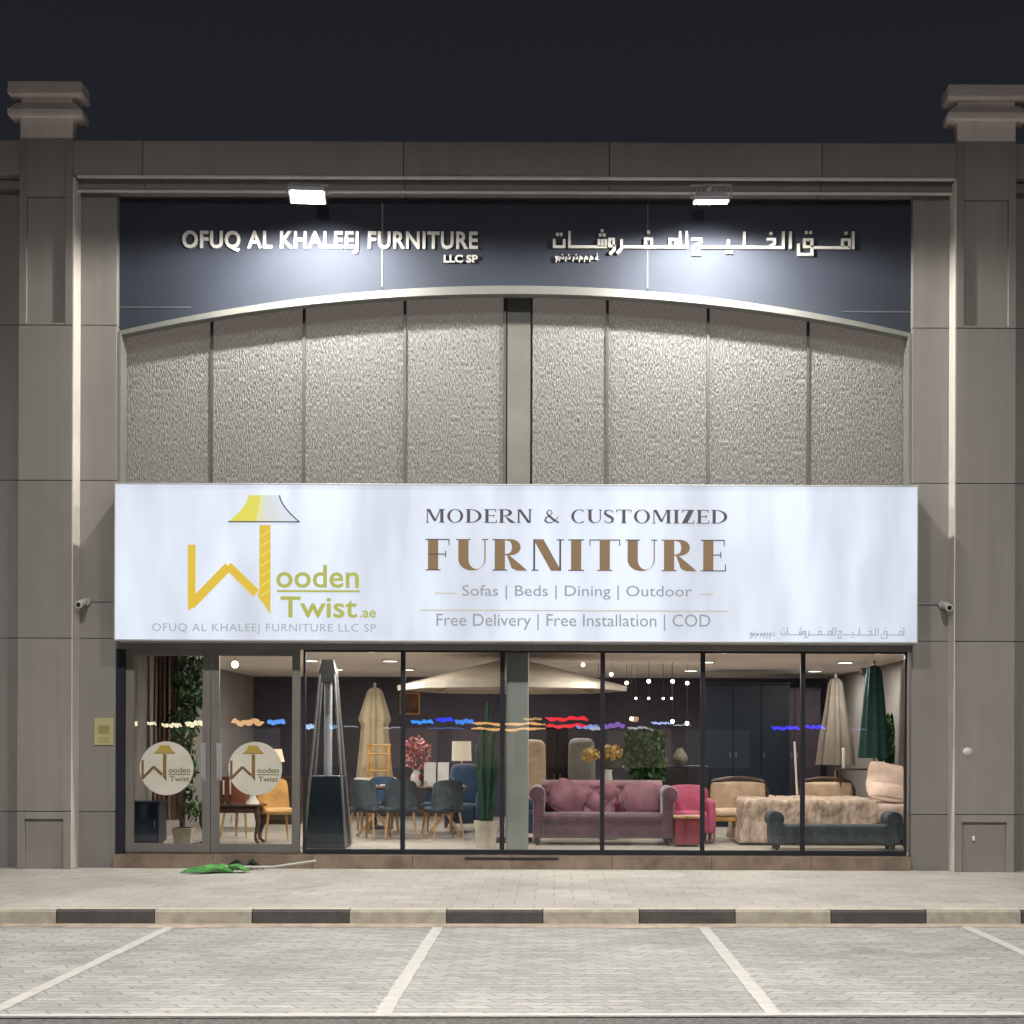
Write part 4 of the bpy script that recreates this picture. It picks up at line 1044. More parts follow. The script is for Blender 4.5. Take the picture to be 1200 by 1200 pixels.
for (pa, pb, lab) in ((497, 511, 'white stand-up card on the dining table beside the pink flowers'), (513, 526, 'white stand-up card on the dining table nearest the cream lamp')):
    mb = MB(); a_, b_ = X(pa, d - .1), X(pb, d - .1)
    mb.hexa([(a_, d - .16, zt), (b_, d - .16, zt), (a_, d - .15, zt), (b_, d - .15, zt), (a_, d - .07, zt + .36), (b_, d - .07, zt + .36), (a_, d - .06, zt + .36), (b_, d - .06, zt + .36)])
    tag(mb.build('card', M['white']), lab, 'card')
g_ = thing('wine_glass', 'dark red wine glass on the dining table in front of the white cards', 'glass', (X(494, d - .3), d - .3, zt)); x = X(494, d - .3)
mb = MB(); mb.lathe(x, d - .3, [(.035, zt), (.006, zt + .008), (.006, zt + .08), (.03, zt + .10), (.042, zt + .14), (.034, zt + .19)], 16); mb.build('bowl', red, g_, smooth=True)
for i, p in enumerate((432, 455, 535)):
    x = X(p, d - .25); mb = MB(); mb.lathe(x, d - .25, [(.06, zt + .001), (.10, zt + .010), (.13, zt + .022), (.128, zt + .026), (.09, zt + .016), (.001, zt + .014)], 24)
    tag(mb.build('plate', M['white'], smooth=True), 'white plate laid on the dining table', 'plate', 'plates on the dining table')
# further furniture deeper in the shop
cabinet('cabinet', 'low white cabinet glimpsed under the carved console table', 'cabinet', 252, 300, 946, 4.6, .45, M['white'], 2)
cabinet('sideboard', 'dark sideboard against the back wall behind the right glass door', 'sideboard', 300, 352, 912, 6.8, .45, wood, 2)
v = thing('table_lamp', 'orange glowing lamp on the dark sideboard behind the right glass door', 'lamp', (X(322, 7.0), 7.0, Z(912, 6.8))); x = X(322, 7.0); zt = Z(912, 6.8) + .001
mb = MB(); mb.lathe(x, 7.0, [(.07, zt), (.08, zt + .05), (.02, zt + .1), (.02, zt + .28)], 14); mb.build('lamp_base', gold_wood, v, smooth=True)
mb = MB(); mb.lathe(x, 7.0, [(.17, zt + .26), (.12, zt + .48), (.115, zt + .48), (.165, zt + .26)], 20); mb.build('shade', emit('amber_shade', (1, .55, .28), .8, (.5, .4, .3)), v, smooth=True)
for (pa, pb, ya, yb, cc, lab) in ((468, 492, 812, 838, (.16, .07, .04), 'russet framed panel standing for a brown shade-like block left of the big parasol'),):
    o = thing('russet_panel', lab, 'russet_panel', (X((pa + pb) / 2, 9.9), 9.9, Z(yb, 9.9)))  # framed panel stands in for a brownish lampshade-like block
    q = MB(); q.box(X(pa, 9.93), X(pb, 9.93), 9.95, 9.998, Z(yb, 9.93), Z(ya, 9.93)); q.build('frame', gold_wood, o, bevel=.008)
    q = MB(); q.box(X(pa + 2, 9.93), X(pb - 2, 9.93), 9.944, 9.952, Z(yb - 2, 9.93), Z(ya + 2, 9.93)); q.build('canvas', mat('russet_panel_face', cc, .8, .4, 3), o)
# cream table behind with lattice back chair
t = thing('side_table', 'cream topped table behind the dining table under the closed cream parasol', 'table', (X(440, 6.2), 6.2, FLOOR))
d2 = 5.2; mb = MB(); mb.rbox(X(418, d2), X(462, d2), d2 - .3, d2 + .3, Z(912, d2) - .04, Z(912, d2), .012); mb.build('top', cream, t, smooth=True)
for s1 in (422, 458):
    for s2 in (-.25, .25): q = MB(); q.tube([(X(s1, d2), d2 + s2, FLOOR), (X(s1, d2), d2 + s2, Z(912, d2) - .04)], .022, 6); q.build('leg', tan_wood, t)
t = thing('lattice_screen', 'small bamboo lattice frame in front of the closed cream parasol', 'screen', (X(443, 4.9), 4.9, FLOOR + .7))
d2 = 4.95; mb = MB()
for p in (432, 456): mb.tube([(X(p, d2), d2, FLOOR), (X(p, d2), d2, Z(872, d2))], .02, 8)
for y_ in (874, 884, 904): mb.tube([(X(430, d2), d2, Z(y_, d2)), (X(458, d2), d2, Z(y_, d2))], .014, 8)
mb.build('frame', gold_wood, t, smooth=True)
mb = MB()
for i in range(9): mb.tube([(X(434 + i * 2.5, d2), d2, Z(904, d2)), (X(434 + i * 2.5, d2), d2, Z(874, d2))], .006, 5)
mb.build('lattice', gold_wood, t)
# cream lamp on a blue armchair's side
t = thing('table_lamp', 'table lamp with a cream drum shade above the blue armchair', 'lamp', (X(541, 6.0), 6.0, FLOOR)); d2 = 6.0; x = X(541, d2)
mb = MB(); mb.lathe(x, d2, [(.165, Z(892, d2)), (.155, Z(869, d2)), (.15, Z(869, d2)), (.158, Z(892, d2))], 28); mb.build('shade', emit('lit_shade', (.85, .74, .58), .30, (.6, .52, .42)), t, smooth=True)
mb = MB(); mb.lathe(x, d2, [(.10, Z(930, d2)), (.11, Z(915, d2)), (.04, Z(900, d2)), (.015, Z(896, d2)), (.012, Z(885, d2))], 18); mb.build('lamp_base', M['white'], t, smooth=True)
t = thing('lamp_table', 'dark side table carrying the cream shaded lamp', 'table', (x, d2, FLOOR))
mb = MB(); mb.rbox(x - .3, x + .3, d2 - .25, d2 + .25, Z(930, d2) - .03, Z(930, d2) - .001, .01); mb.build('top', wood, t)
for s1 in (-.25, .25):
    for s2 in (-.2, .2): q = MB(); q.tube([(x + s1, d2 + s2, FLOOR), (x + s1, d2 + s2, Z(930, d2) - .03)], .02, 6); q.build('leg', wood, t)
def armchair(name, label, pa, pb, pt, d, m_, m2, rz=0):
    o = thing(name, label, 'armchair', (X((pa + pb) / 2, d), d, FLOOR))
    xa, xb = X(pa, d), X(pb, d); zt_ = Z(pt, d); w_ = xb - xa; aw = w_ * .17
    q = MB(); q.rbox(xa + aw * .8, xb - aw * .8, d - .34, d + .3, FLOOR + .14, FLOOR + .44, .06, .015); q.build('seat', m_, o, smooth=True)
    q = MB(); q.rbox(xa + aw * .5, xb - aw * .5, d + .18, d + .40, FLOOR + .2, zt_, .09, .02); q.build('backrest', m2, o, smooth=True)
    for a_, b_ in ((xa, xa + aw), (xb - aw, xb)): q = MB(); q.rbox(a_, b_, d - .36, d + .34, FLOOR + .14, FLOOR + .62, .06, .01); q.build('armrest', m_, o, smooth=True)
    for s1 in (xa + .08, xb - .08):
        for s2 in (-.28, .30): q = MB(); q.tube([(s1, d + s2, FLOOR), (s1, d + s2, FLOOR + .16)], [.016, .024], 8); q.build('leg', wood, o)
    return o
armchair('armchair', 'deep blue velvet armchair behind the dining table beside the cactus', 524, 566, 897, 4.9, blue, blue)
armchair('armchair', 'tan high backed wing chair between the column and the plum sofa', 600, 642, 868, 5.6, tan_wood if False else beige, beige)
armchair('armchair', 'small navy armchair half hidden behind the left arm of the plum sofa', 606, 634, 938, 2.3, blue, blue)
armchair('armchair', 'grey fabric armchair in the dark behind the yellow flowers', 664, 700, 866, 6.0, mat('grey_fabric', (.22, .20, .19), .85), mat('grey_fabric_back', (.20, .185, .18), .85))
armchair('armchair', 'hot pink armchair between the plum sofa and the beige settees', 780, 836, 921, 2.3, pink, pink)
cabinet('bookcase', 'dark tall bookcase behind the plum sofa left of the grey armchair', 'bookcase', 640, 666, 852, 6.4, .4, mat('near_black_wood', (.02, .018, .022), .5), 2)
# columnar cactus in a tall pot
t = thing('potted_cactus', 'tall green column cactus in a tapered stone pot beside the shop column', 'plant', (X(570, .95), .95, FLOOR)); d2 = .95; x = X(570, d2)
pot(t, x, d2, .24, .33, Z(962, d2) - FLOOR)
mb = MB()
for (dx, dy, pt, r_, lean) in ((-.01, 0, 822, .034, .03), (.04, .04, 850, .032, .07), (-.05, .03, 872, .030, -.08), (.02, -.04, 862, .030, .02), (.06, -.02, 884, .028, .10), (-.03, -.04, 900, .026, -.05), (-.04, 0, 846, .028, -.03)):
    z0, z1 = Z(966, d2), Z(pt, d2); prof = [(r_ * .8, z0), (r_, z0 + .15), (r_, z1 - .12), (r_ * .75, z1 - .04), (.005, z1)]
    q = MB(); q.lathe(0, 0, prof, 40, pleat=.14, pk=8)
    mb.add([(x + dx + v_[0] + lean * (v_[2] - z0) / (z1 - z0), d2 + dy + v_[1], v_[2]) for v_ in q.v], q.f)
mb.build('stems', mat('cactus_skin', (.016, .055, .034), .55, .25, 8), t, smooth=True)

# chesterfield sofa
d = 1.5
s_ = thing('chesterfield_sofa', 'plum velvet chesterfield sofa with rolled arms and buttoned back', 'sofa', (X(707, d), d + .4, FLOOR))
xa, xb = X(620, d), X(795, d); zA = Z(922, d); zS = Z(955, d)
mb = MB(); mb.rbox(xa + .06, xb - .06, d + .02, d + .85, FLOOR + .10, zS - .08, .03); mb.build('base', plum, s_, smooth=True)
aw = .19
for (c_, sgn) in ((xa + aw / 2 + .04, -1), (xb - aw / 2 - .04, 1)):
    q = MB()
    q.rbox(c_ - .08, c_ + .08, d, d + .86, FLOOR + .10, zA - .08, .03)
    r_ = .115; cx = c_ + sgn * .025; cz = zA - r_ + .01
    q.lathe(0, 0, [(.02, -.012), (r_ * .55, -.006), (r_ * .9, 0), (r_, .03), (r_, .84), (r_ * .8, .86)], 28)
    n_ = 28 * 6; q.v[-n_:] = [(cx + v_[0], d - .01 + v_[2], cz + v_[1]) for v_ in q.v[-n_:]]
    a_ = q.build('armrest', plum, s_, smooth=True)
    k_ = MB()
    for j in range(5): k_.sphere((c_ + sgn * .0, d - .006, FLOOR + .16 + j * .07), .009, 8)
    k_.build('studs', mat('brass_stud', (.30, .2, .1), .3, metal=.8) if sgn < 0 else bpy.data.materials['brass_stud'], a_)
# buttoned back as a displaced sheet with thickness
q = MB(); nx, nz = 88, 30; z0, z1 = zS - .02, Z(917, d) + .02; X0, X1 = xa + aw - .02, xb - aw + .02
grid = []
for j in range(nz + 1):
    for i in range(nx + 1):
        u, v_ = i / nx, j / nz
        a_ = u * 9 * PI; b_ = v_ * 3.0 * PI
        puff = abs(math.sin((a_ + b_) / 2) * math.sin((a_ - b_) / 2)) ** .6
        roll = max(0, v_ - .78) / .22
        y = d + .60 + .10 * v_ - .055 * puff * (1 - roll) - .03 * math.sin(PI * min(1, roll)) + (.10 * roll ** 2)
        grid.append((X0 + (X1 - X0) * u, y, z0 + (z1 - z0) * v_))
fs = [(j * (nx + 1) + i, j * (nx + 1) + i + 1, (j + 1) * (nx + 1) + i + 1, (j + 1) * (nx + 1) + i) for j in range(nz) for i in range(nx)]
q.add(grid, fs); q.box(X0, X1, d + .82, d + .90, FLOOR + .1, z1 - .01)
q.add([(X0, d + .80, z1), (X1, d + .80, z1), (X1, d + .90, z1 - .01), (X0, d + .90, z1 - .01)], [(0, 1, 2, 3)])
q.build('backrest', rose, s_, smooth=True, angle=70)
L = X1 - X0
for i in range(2):
    q = MB(); q.rbox(X0 + .01 + i * L / 2, X0 + (i + 1) * L / 2 - .01, d - .005, d + .62, zS - .11, zS + .02, .045, .012); q.build('seat_cushion', plum, s_, smooth=True)
for px_ in (xa + .12, xb - .12):
    for dy in (.06, .80): q = MB(); q.lathe(px_, d + dy, [(.02, FLOOR), (.035, FLOOR + .05), (.03, FLOOR + .10)], 14); q.build('foot', M['black'], s_, smooth=True)
def pillow(name, label, px, py, d, w_, h_, rx, rz, ry, m_):
    q = MB(); rm = (Matrix.Rotation(R(ry), 3, 'Y') @ Matrix.Rotation(R(rz), 3, 'Z') @ Matrix.Rotation(R(rx), 3, 'X'))
    p = at(px, py, d)
    q.rbox(p.x - w_ / 2, p.x + w_ / 2, p.y - .03, p.y + .03, p.z - h_ / 2, p.z + h_ / 2, .028, .05, rot=rm)
    for i_, v_ in enumerate(q.v):           # pinch the corners of the cushion outward
        l_ = rm.transposed() @ (Vector(v_) - p); k_ = abs(l_.x / (w_ / 2)) * abs(l_.z / (h_ / 2))
        l_.x *= .93 + .09 * k_; l_.z *= .93 + .09 * k_; q.v[i_] = tuple(p + rm @ l_)
    return tag(q.build(name, m_, smooth=True, angle=80), label, 'pillow')
pillow('pillow', 'rose scatter cushion tilted against the left end of the sofa back', 665, 935, d + .46, .42, .42, -14, 0, 28, rose)
pillow('pillow', 'rose scatter cushion leaning on the right end of the sofa back', 752, 936, d + .46, .44, .40, -14, 0, -6, rose)
b_ = MB(); p = at(724, 955, d + .35); b_.lathe(p.x, p.y, [(.035, zS + .02), (.04, zS + .12), (.035, zS + .16), (.014, zS + .19), (.014, zS + .25)], 16)
tag(b_.build('bottle', mat('maroon_glass', (.10, .012, .025), .2), smooth=True), 'maroon bottle standing on the sofa seat', 'bottle')
# yellow flowers and green shrub behind the sofa
d2 = 3.0
t = thing('flower_vase', 'glass vase of yellow and cream flowers behind the plum sofa', 'flowers', (X(712, d2), d2, FLOOR + .75)); x = X(713, d2)
zt = FLOOR + .76
mb = MB(); mb.lathe(x, d2, [(.05, zt), (.06, zt + .1), (.05, zt + .22), (.06, zt + .26)], 18); mb.build('vase_body', M['white'], t, smooth=True)
mb = MB()
for i in range(12):
    a_ = random.uniform(0, 2 * PI); r_ = random.uniform(.05, .26); mb.tube([(x, d2, zt + .2), (x + r_ * .4 * math.cos(a_), d2 + r_ * .3 * math.sin(a_), zt + .35), (x + r_ * math.cos(a_), d2 + r_ * math.sin(a_) * .6, Z(884, d2))], .005, 5)
mb.build('stems', leafs[0], t)
mb = MB(); mb.leaves(at(692, 884, d2), (.16, .14, .10), 90, .06, 0, 2, 1.1); mb.leaves(at(716, 882, d2), (.18, .16, .12), 160, .06, 0, 2, 1.1)
mb.build('blossom', [mat('petal_yellow', (.68, .42, .06), .8), mat('petal_cream', (.68, .56, .28), .8)], t)
t = thing('flower_stand', 'dark stand carrying the vase of yellow flowers behind the sofa', 'table', (x, d2, FLOOR))
mb = MB(); mb.lathe(x, d2, [(.22, zt - .03), (.22, zt - .002), (.21, zt - .001)], 24); mb.build('top', wood, t)
mb = MB(); mb.lathe(x, d2, [(.18, FLOOR), (.03, FLOOR + .04), (.03, zt - .03)], 16); mb.build('leg', wood, t, smooth=True)
t = thing('potted_shrub', 'bushy green artificial shrub behind the right end of the plum sofa', 'plant', (X(755, 3.6), 3.6, FLOOR)); d2 = 3.6
pot(t, X(755, d2), d2, .3, .4, .35)
mb = MB(); mb.tube([(X(755, d2), d2, FLOOR + .3), (X(755, d2), d2, Z(880, d2))], [.03, .015], 8); mb.build('trunk', wood, t)
mb = MB()
for c, r_, n_ in (((755, 885), (.33, .26, .42), 900), ((744, 868), (.2, .2, .16), 160), ((768, 905), (.2, .2, .2), 160), ((772, 866), (.12, .12, .14), 80)): mb.leaves(at(c[0], c[1], d2), r_, n_, .065, 0, 3)
mb.build('crown', leafs, t)
# dark sideboard with a pale vase
cabinet('sideboard', 'black sideboard behind the hot pink armchair', 'sideboard', 778, 830, 897, 4.4, .45, M['black'], 2)
t = thing('vase', 'pale round vase standing on the black sideboard', 'vase', (X(797, 4.6), 4.6, Z(897, 4.4))); x = X(797, 4.6); zt = Z(897, 4.4) + .001
mb = MB(); mb.lathe(x, 4.6, [(.06, zt), (.11, zt + .06), (.12, zt + .14), (.06, zt + .24), (.045, zt + .27), (.055, zt + .29)], 24); mb.build('vase_body', taupe, t, smooth=True)
# dark red side table
t = thing('side_table', 'dark red side table with a wood top beside the plum sofa', 'table', (X(808, 1.3), 1.4, FLOOR)); d2 = 1.3
mb = MB(); mb.box(X(792, d2), X(822, d2), d2, d2 + .4, FLOOR + .03, Z(959, d2)); mb.build('body', red, t, bevel=.012)
mb = MB(); mb.box(X(790, d2), X(824, d2), d2 - .02, d2 + .42, Z(959, d2) + .001, Z(956, d2)); mb.build('top', tan_wood, t, bevel=.006)
mb = MB(); mb.box(X(795, d2), X(819, d2), d2 + .04, d2 + .36, FLOOR, FLOOR + .029); mb.build('plinth', M['black'], t)
# beige settees with dark wood frames
def settee(label, pa, pb, pt, d):
    o = thing('settee', label, 'settee', (X((pa + pb) / 2, d), d, FLOOR))
    xa, xb = X(pa, d), X(pb, d); z1 = Z(pt, d)
    q = MB(); q.rbox(xa + .05, xb - .05, d + .25, d + .33, FLOOR + .42, z1 - .05, .03, .02); q.build('backrest', beige, o, smooth=True)
    q = MB(); n_ = 16
    pts = [(xa, d + .30, FLOOR + .40)] + [(xa + .02 * math.sin(i), d + .30, FLOOR + .45 + (z1 - FLOOR - .52) * i / 3) for i in range(1, 4)]
    q.tube([(xa, d + .30, FLOOR + .38), (xa + .01, d + .30, z1 - .16), (xa + .07, d + .30, z1 - .03)] + [(xa + .07 + (xb - xa - .14) * i / n_, d + .30, z1 - .03 + .05 * math.sin(PI * i / n_)) for i in range(1, n_)] + [(xb - .07, d + .30, z1 - .03), (xb - .01, d + .30, z1 - .16), (xb, d + .30, FLOOR + .38)], .028, 8)
    q.build('back_frame', wood, o, smooth=True)
    q = MB(); q.rbox(xa + .01, xb - .01, d - .28, d + .27, FLOOR + .36, FLOOR + .47, .04, .015); q.build('seat', beige, o, smooth=True)
    q = MB(); q.box(xa, xb, d - .27, d + .28, FLOOR + .30, FLOOR + .358); q.build('seat_frame', gold_wood, o, bevel=.008)
    for s1 in (xa + .04, xb - .04):
        for s2 in (-.24, .26): q = MB(); q.tube([(s1, d + s2, FLOOR), (s1, d + s2, FLOOR + .31)], [.016, .026], 8); q.build('leg', gold_wood, o)
settee('beige settee with a dark curved wood frame beside the bed throw', 832, 903, 913, 2.6)
settee('beige settee with a dark curved wood frame partly hidden behind the bed', 938, 1006, 913, 3.6)
# dark navy display wall and things by the bed
cabinet('wardrobe', 'tall navy wardrobe standing behind the beige settees', 'wardrobe', 826, 925, 799, 6.5, .6, navy, 3)
cabinet('wardrobe', 'dark wardrobe with dusky mauve front behind the blue neon reflection', 'wardrobe', 900, 962, 805, 8.0, .6, mat('mauve_panel', (.055, .04, .06), .6), 2)
d2 = 4.0; t = thing('candle_shelf', 'slim dark table behind the bed carrying one white candle', 'table', (X(1003, d2), d2, FLOOR)); zt = Z(899, d2)
mb = MB(); mb.box(X(980, d2), X(1026, d2), d2 - .18, d2 + .18, zt - .03, zt); mb.build('top', wood, t, bevel=.004)
for s1 in (983, 1023):
    for s2 in (-.14, .14): q = MB(); q.tube([(X(s1, d2), d2 + s2, FLOOR), (X(s1, d2), d2 + s2, zt - .03)], .018, 6); q.build('leg', wood, t)
mb = MB(); mb.lathe(X(988.5, d2), d2, [(.026, zt + .001), (.026, Z(876, d2)), (.004, Z(875, d2))], 14); tag(mb.build('candle', M['white'], smooth=True), 'thick white candle on the slim dark table', 'candle')
t = thing('white_pole', 'slim white pole leaning slightly behind the bed', 'lamp', (X(935, 3.2), 3.2, FLOOR)); d2 = 3.2  # plain unlit pole for a thin pale stick, not a lamp
mb = MB(); mb.tube([(X(937, d2), d2, FLOOR + .02), (X(931, d2), d2, Z(868, d2))], .016, 10); mb.build('pole', M['white'], t, smooth=True)
mb = MB(); mb.lathe(X(937, d2), d2, [(.15, FLOOR), (.15, FLOOR + .02), (.02, FLOOR + .03)], 20); mb.build('base', M['white'], t, smooth=True)
# bed
d = 1.75
t = thing('bed', 'bed with a shaggy brown throw and its head toward the right wall', 'bed', (X(965, d), d + .8, FLOOR))
xa, xb = X(874, d), 5.05; zm = Z(936, d)
mb = MB(); mb.box(xa + .06, xb, d + .04, d + 1.75, FLOOR + .08, FLOOR + .30); mb.build('bed_base', slate, t, bevel=.02)
mb = MB(); mb.rbox(xa + .04, xb - .05, d + .02, d + 1.77, FLOOR + .30, zm - .035, .09, .01); mb.build('mattress', linen, t, smooth=True)
mb = MB(); mb.box(xb + .001, xb + .10, d, d + 1.8, FLOOR, FLOOR + 1.05); mb.build('headboard', slate, t, bevel=.02)
# throw: draped sheet over the foot and the street side
q = MB(); nu, nv = 70, 60; g_ = []
xt0, xt1 = xa - .005, X(1028, d)
for j in range(nv + 1):
    for i in range(nu + 1):
        u = i / nu; v_ = j / nv
        sx_ = xt0 - .60 + (xt1 - xt0 + .60) * u        # unrolled distance along the bed
        sy_ = d - .60 + 2.1 * v_
        x_, z_, y_ = sx_, zm, sy_
        if sx_ < xt0: z_ = zm - (xt0 - sx_); x_ = xt0 - .05 * (xt0 - sx_) / .42
        if sy_ < d: z_ = min(z_, zm - (d - sy_)); y_ = d - .01 - .05 * (d - sy_)
        nrm = .012 * (math.sin(sx_ * 9 + 2 * math.sin(sy_ * 5)) + math.sin(sy_ * 11 + sx_ * 3)) * .6 + random.uniform(-.006, .006)
        if z_ < zm - .02:
            if sx_ < xt0: x_ -= abs(nrm) * 2.2
            if sy_ < d: y_ -= abs(nrm) * 2.2
        else: z_ += nrm
        g_.append((x_, y_, max(z_, FLOOR + .012)))
q.add(g_, [(j * (nu + 1) + i, j * (nu + 1) + i + 1, (j + 1) * (nu + 1) + i + 1, (j + 1) * (nu + 1) + i) for j in range(nv) for i in range(nu)])
th_ = q.build('throw', throw, smooth=True, angle=180); tag(th_, 'shaggy brown and cream throw draped over the foot of the bed', 'throw')
so = th_.modifiers.new('thick', 'SOLIDIFY'); so.thickness = .012; so.offset = -1
pillow('pillow', 'large blush pillow propped at the head of the bed', 1042, 914, d + .45, .58, .46, -20, 0, 12, linen)
pillow('pillow', 'blush pillow lying flatter in front of the propped one', 1040, 927, d + .15, .50, .26, -40, 0, 8, linen)
# upholstered bench at the bed side
d = .75
t = thing('bed_bench', 'slate blue upholstered bench with rolled ends in front of the bed', 'bench', (X(978, d), d + .2, FLOOR))
xa, xb = X(903, d), X(1056, d); z1 = Z(966, d); z0 = Z(988, d)
mb = MB(); mb.rbox(xa + .05, xb - .05, d, d + .42, z0, z1, .04, .008); mb.build('seat', slate, t, smooth=True)
for (c_, sgn) in ((xa + .10, -1), (xb - .10, 1)):
    q = MB(); q.rbox(c_ - .09, c_ + .09, d - .01, d + .43, z0 - .01, z1 + .02, .03)
    r_ = .105; q2 = MB(); q2.lathe(0, 0, [(.02, -.02), (r_ * .6, -.012), (r_, .0), (r_, .43), (r_ * .8, .45)], 26)
    q.add([(c_ + sgn * .02 + v_[0], d - .01 + v_[2], z1 + .075 + v_[1]) for v_ in q2.v], q2.f)
    q.build('rolled_end', slate, t, smooth=True)
    for dy in (.05, .37): l_ = MB(); l_.lathe(c_, d + dy, [(.022, FLOOR), (.04, FLOOR + .05), (.035, z0 + .0)], 14); l_.build('foot', M['dark'], t, smooth=True)
# plant behind the green parasol
t = thing('potted_plant', 'leafy green plant behind the bottle green parasol', 'plant', (X(1042, 4.2), 4.2, FLOOR)); d2 = 4.2
pot(t, X(1042, d2), d2, .26, .34, .3)
mb = MB(); mb.tube([(X(1042, d2), d2, FLOOR + .28), (X(1042, d2), d2, Z(880, d2))], [.025, .012], 8); mb.build('trunk', wood, t)
mb = MB(); mb.leaves(at(1042, 868, d2), (.22, .22, .44), 420, .085, 0, 2); mb.leaves(at(1046, 900, d2), (.16, .16, .3), 160, .08, 0, 2); mb.build('crown', leafs[:2], t)
mb = MB(); p = at(1012, 786, 4.5); mb.rbox(p.x - .05, p.x + .05, p.y - .05, p.y + .05, p.z - .06, p.z + .06, .02)
tag(mb.build('wall_speaker', M['black'], smooth=True), 'small dark box high on the side wall left of the green parasol', 'speaker')

# ------------------------------------------------------------------ the far side of the street, seen as reflections in the glass
MY = -62.0            # shop fronts across the road
def mir(px, py):      # a point of the far facade whose reflection falls at this photo position
    dv = -MY; return Vector((X(px, dv), MY, Z(py, dv)))
o = thing('shop_terrace', 'long dark row of closed shops across the street, mirrored in the glass', 'building', (0, MY - 4, 0))
mb = MB(); mb.box(-60, 60, MY - 10, MY - .3, 0, 4.6); mb.build('facade', mat('far_facade', (.06, .055, .05), .8), o)
mb = MB(); mb.box(-60, 60, MY - 10, MY - .2, 4.601, 5.0); mb.build('cornice', mat('far_cornice', (.09, .085, .08), .8), o)
def far_sign(p0, p1, y0, y1, c, st, label, rows_=1):
    a_, b_ = mir(p0, y1), mir(p1, y0)
    o = thing('neon_sign', label, 'sign', ((a_.x + b_.x) / 2, MY, a_.z), 'lit shop signs across the street')
    m_ = MB(); m_.box(a_.x, b_.x, MY - .28, MY - .1, a_.z, b_.z); m_.build('sign_case', M['black'], o)
    em = emit('neon', c, st)
    for i in range(rows_):
        z0 = a_.z + (b_.z - a_.z) * (i + .12) / rows_; z1 = a_.z + (b_.z - a_.z) * (i + .88) / rows_
        m_ = MB(); n_ = 28; ph = random.uniform(0, 6); zm = (z0 + z1) / 2; hh = (z1 - z0) / 2
        m_.tube([(a_.x + (b_.x - a_.x) * q_ / n_, MY - .1, zm + hh * .45 * math.sin(ph + q_ * .55) * math.sin(q_ * .23 + ph)) for q_ in range(n_ + 1)],
                [max(.03, hh * (.60 + .12 * math.sin(q_ * .9 + ph)) * min(1, (.4 + q_) / 3, (n_ - q_ + .4) / 3)) for q_ in range(n_ + 1)], 8)
        m_.build('lit_band', em, o, smooth=True)
NE = 15
for (a_, b_, lab) in ((150, 168, 'left end'), (170, 182, ''), (188, 212, ''), (216, 236, '')):
    far_sign(a_, b_, 845 + random.uniform(0, 4), 853 + random.uniform(0, 4), (1, .85, .6), NE, 'white lit shop sign across the street reflected in the left door')
far_sign(269, 309, 841, 855, (1, .55, .25), NE * .8, 'wide orange lit shop sign across the street reflected in the right door')
far_sign(312, 334, 842, 853, (.12, .38, 1), NE, 'light blue shop sign across the street reflected at the right door edge')
far_sign(356, 366, 848, 858, (.45, .65, 1), NE, 'pale blue shop sign across the street reflected beside the heater')
far_sign(384, 394, 850, 858, (.2, .5, .8), NE * .5, 'small teal shop sign across the street reflected on the heater')
far_sign(480, 508, 842, 851, (.02, .30, 1), NE * 1.1, 'blue neon sign across the street reflected above the pink flowers', 1)
far_sign(510, 530, 839, 848, (.01, .03, 1), NE * 1.2, 'deep blue neon sign across the street reflected above the white cards')
far_sign(532, 556, 841, 851, (.02, .25, .9), NE, 'blue green neon sign across the street reflected above the cream lamp')
far_sign(553, 640, 844, 857, (1, .50, .16), NE * .8, 'long orange double tube sign across the street reflected around the column', 2)
far_sign(640, 689, 837, 855, (1, .015, .03), NE * .9, 'red double row neon sign across the street reflected behind the sofa', 2)
far_sign(673, 702, 848, 856, (.25, .4, 1), NE * .8, 'pale blue sign across the street reflected below the red neon')
far_sign(703, 733, 846, 857, (.45, .2, .9), NE * .5, 'violet sign across the street reflected above the yellow flowers')
far_sign(763, 786, 845, 851, (.45, .5, 1), NE, 'lilac tube sign across the street reflected above the green shrub')
far_sign(905, 938, 849, 857, (.05, .04, 1), NE, 'ultramarine neon sign across the street reflected left of the bed mullion')
far_sign(942, 968, 847, 854, (.03, .03, 1), NE, 'ultramarine neon sign across the street reflected right of the bed mullion')

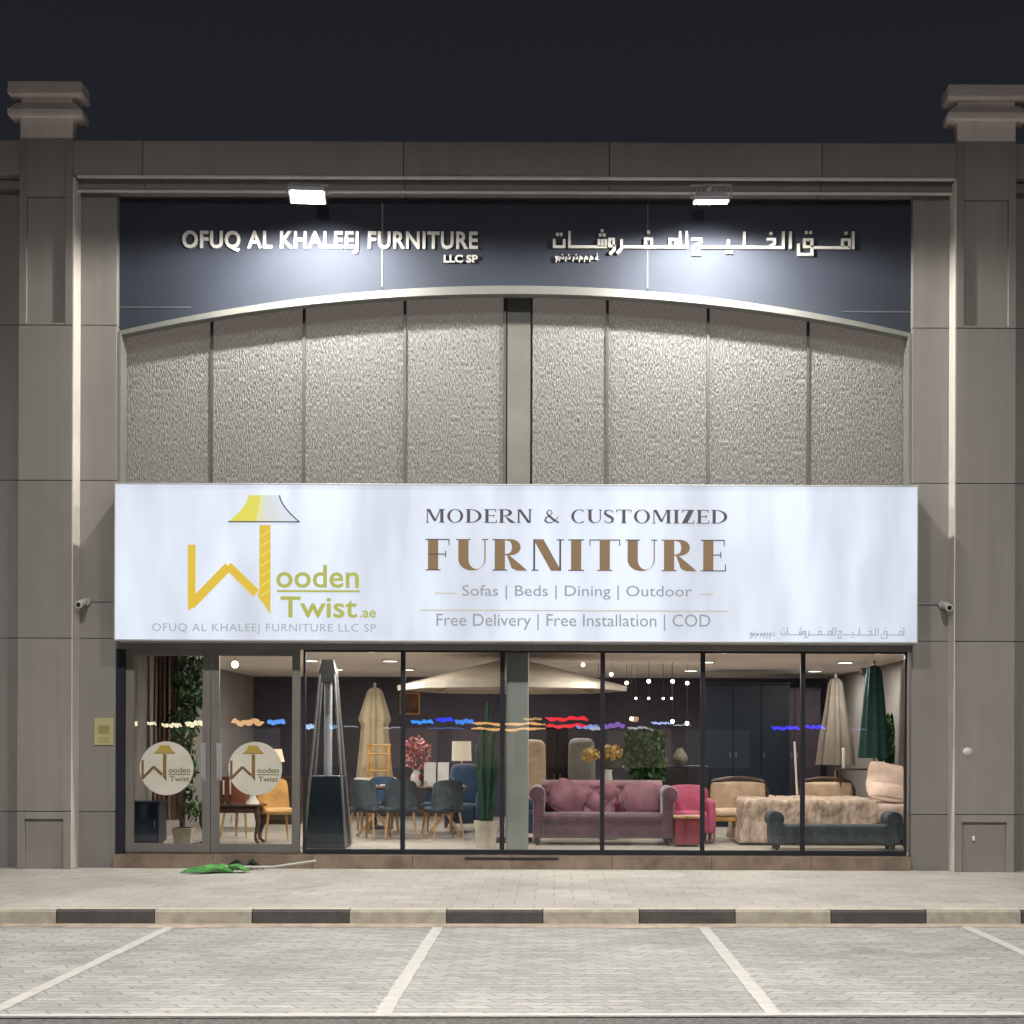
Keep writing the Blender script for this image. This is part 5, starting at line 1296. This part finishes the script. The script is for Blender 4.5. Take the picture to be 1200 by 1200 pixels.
for (a_, b_, y0, y1, c, st) in ((240, 250, 850, 855, (1, .8, .5), 8), (342, 350, 851, 855, (.6, .7, 1), 8), (402, 418, 852, 855, (.8, .85, 1), 5), (448, 470, 853, 856, (.9, .9, 1), 5), (500, 545, 853, 856, (.1, .3, .8), 5),
                            (612, 636, 839, 844, (1, .6, .25), 8), (690, 704, 850, 858, (.8, .85, 1), 8), (736, 760, 852, 857, (.9, .85, 1), 6), (742, 748, 838, 850, (1, .5, .25), 9), (788, 812, 849, 852, (.8, .85, 1), 7), (1000, 1018, 852, 855, (.3, .3, 1), 5)):
    far_sign(a_, b_, y0, y1, c, st, 'small lit sign across the street, a faint streak mirrored in the glass')
for i in range(15):
    x0 = -30 + i * 4.1; wl_ = random.choice((0, .1, .2, .3, .4))
    q = MB(); q.box(x0, x0 + 3.3, MY - .29, MY - .22, .5, 2.5); q.build('shop_window', emit('far_window', random.choice(((1, .8, .55), (.8, .88, 1), (1, .7, .5))), wl_), bpy.data.objects['shop_terrace'])

# ------------------------------------------------------------------ unseen street lamps out of frame, boom arms added to place the light
M['slens'] = emit('street_lens', (1, .93, .82), 12)
def street_lamp(x, y, h, hx, hy, aim_x, aim_y):
    o = thing('street_lamp', 'tall grey unseen street lamp, its long boom arm added to spread light over the parking bays', 'street lamp', (x, y, 0), 'street lamps over the parking bays')
    q = MB(); q.tube([(x, y, 0), (x, y, h * .5), (x, y, h)], [.12, .10, .08], 12); q.build('pole', M['grey'], o, smooth=True)
    q = MB(); q.tube([(x, y, h - .3), (x + (hx - x) * .3, y + (hy - y) * .3, h + .25), (hx, hy, h + .22)], [.06, .05, .04], 8); q.build('arm', M['grey'], o, smooth=True)
    q = MB(); q.taper(hx, hy, h + .12, h + .24, .40, .9, .26, .7); hd = q.build('lamp_head', M['grey'], o, bevel=.01)
    q = MB(); q.box(hx - .15, hx + .15, hy - .35, hy + .35, h + .10, h + .119); q.build('lens', M['slens'], hd)
    ld = bpy.data.lights.new('street_beam', 'SPOT'); ld.energy = STREET_W; ld.spot_size = R(117); ld.spot_blend = .95; ld.shadow_soft_size = .35; ld.color = (1, .955, .89)
    lo = bpy.data.objects.new('street_beam', ld); col.objects.link(lo); lo.parent = o; lo.location = (hx - x, hy - y, h + .05)
    lo.rotation_euler = Vector((aim_x - hx, aim_y - hy, -h)).to_track_quat('-Z', 'Y').to_euler()
for sg_ in (-1, 1): street_lamp(sg_ * 9.5, -16.0, 11.5, sg_ * 3.2, -13.5, sg_ * 4.0, -7.5)
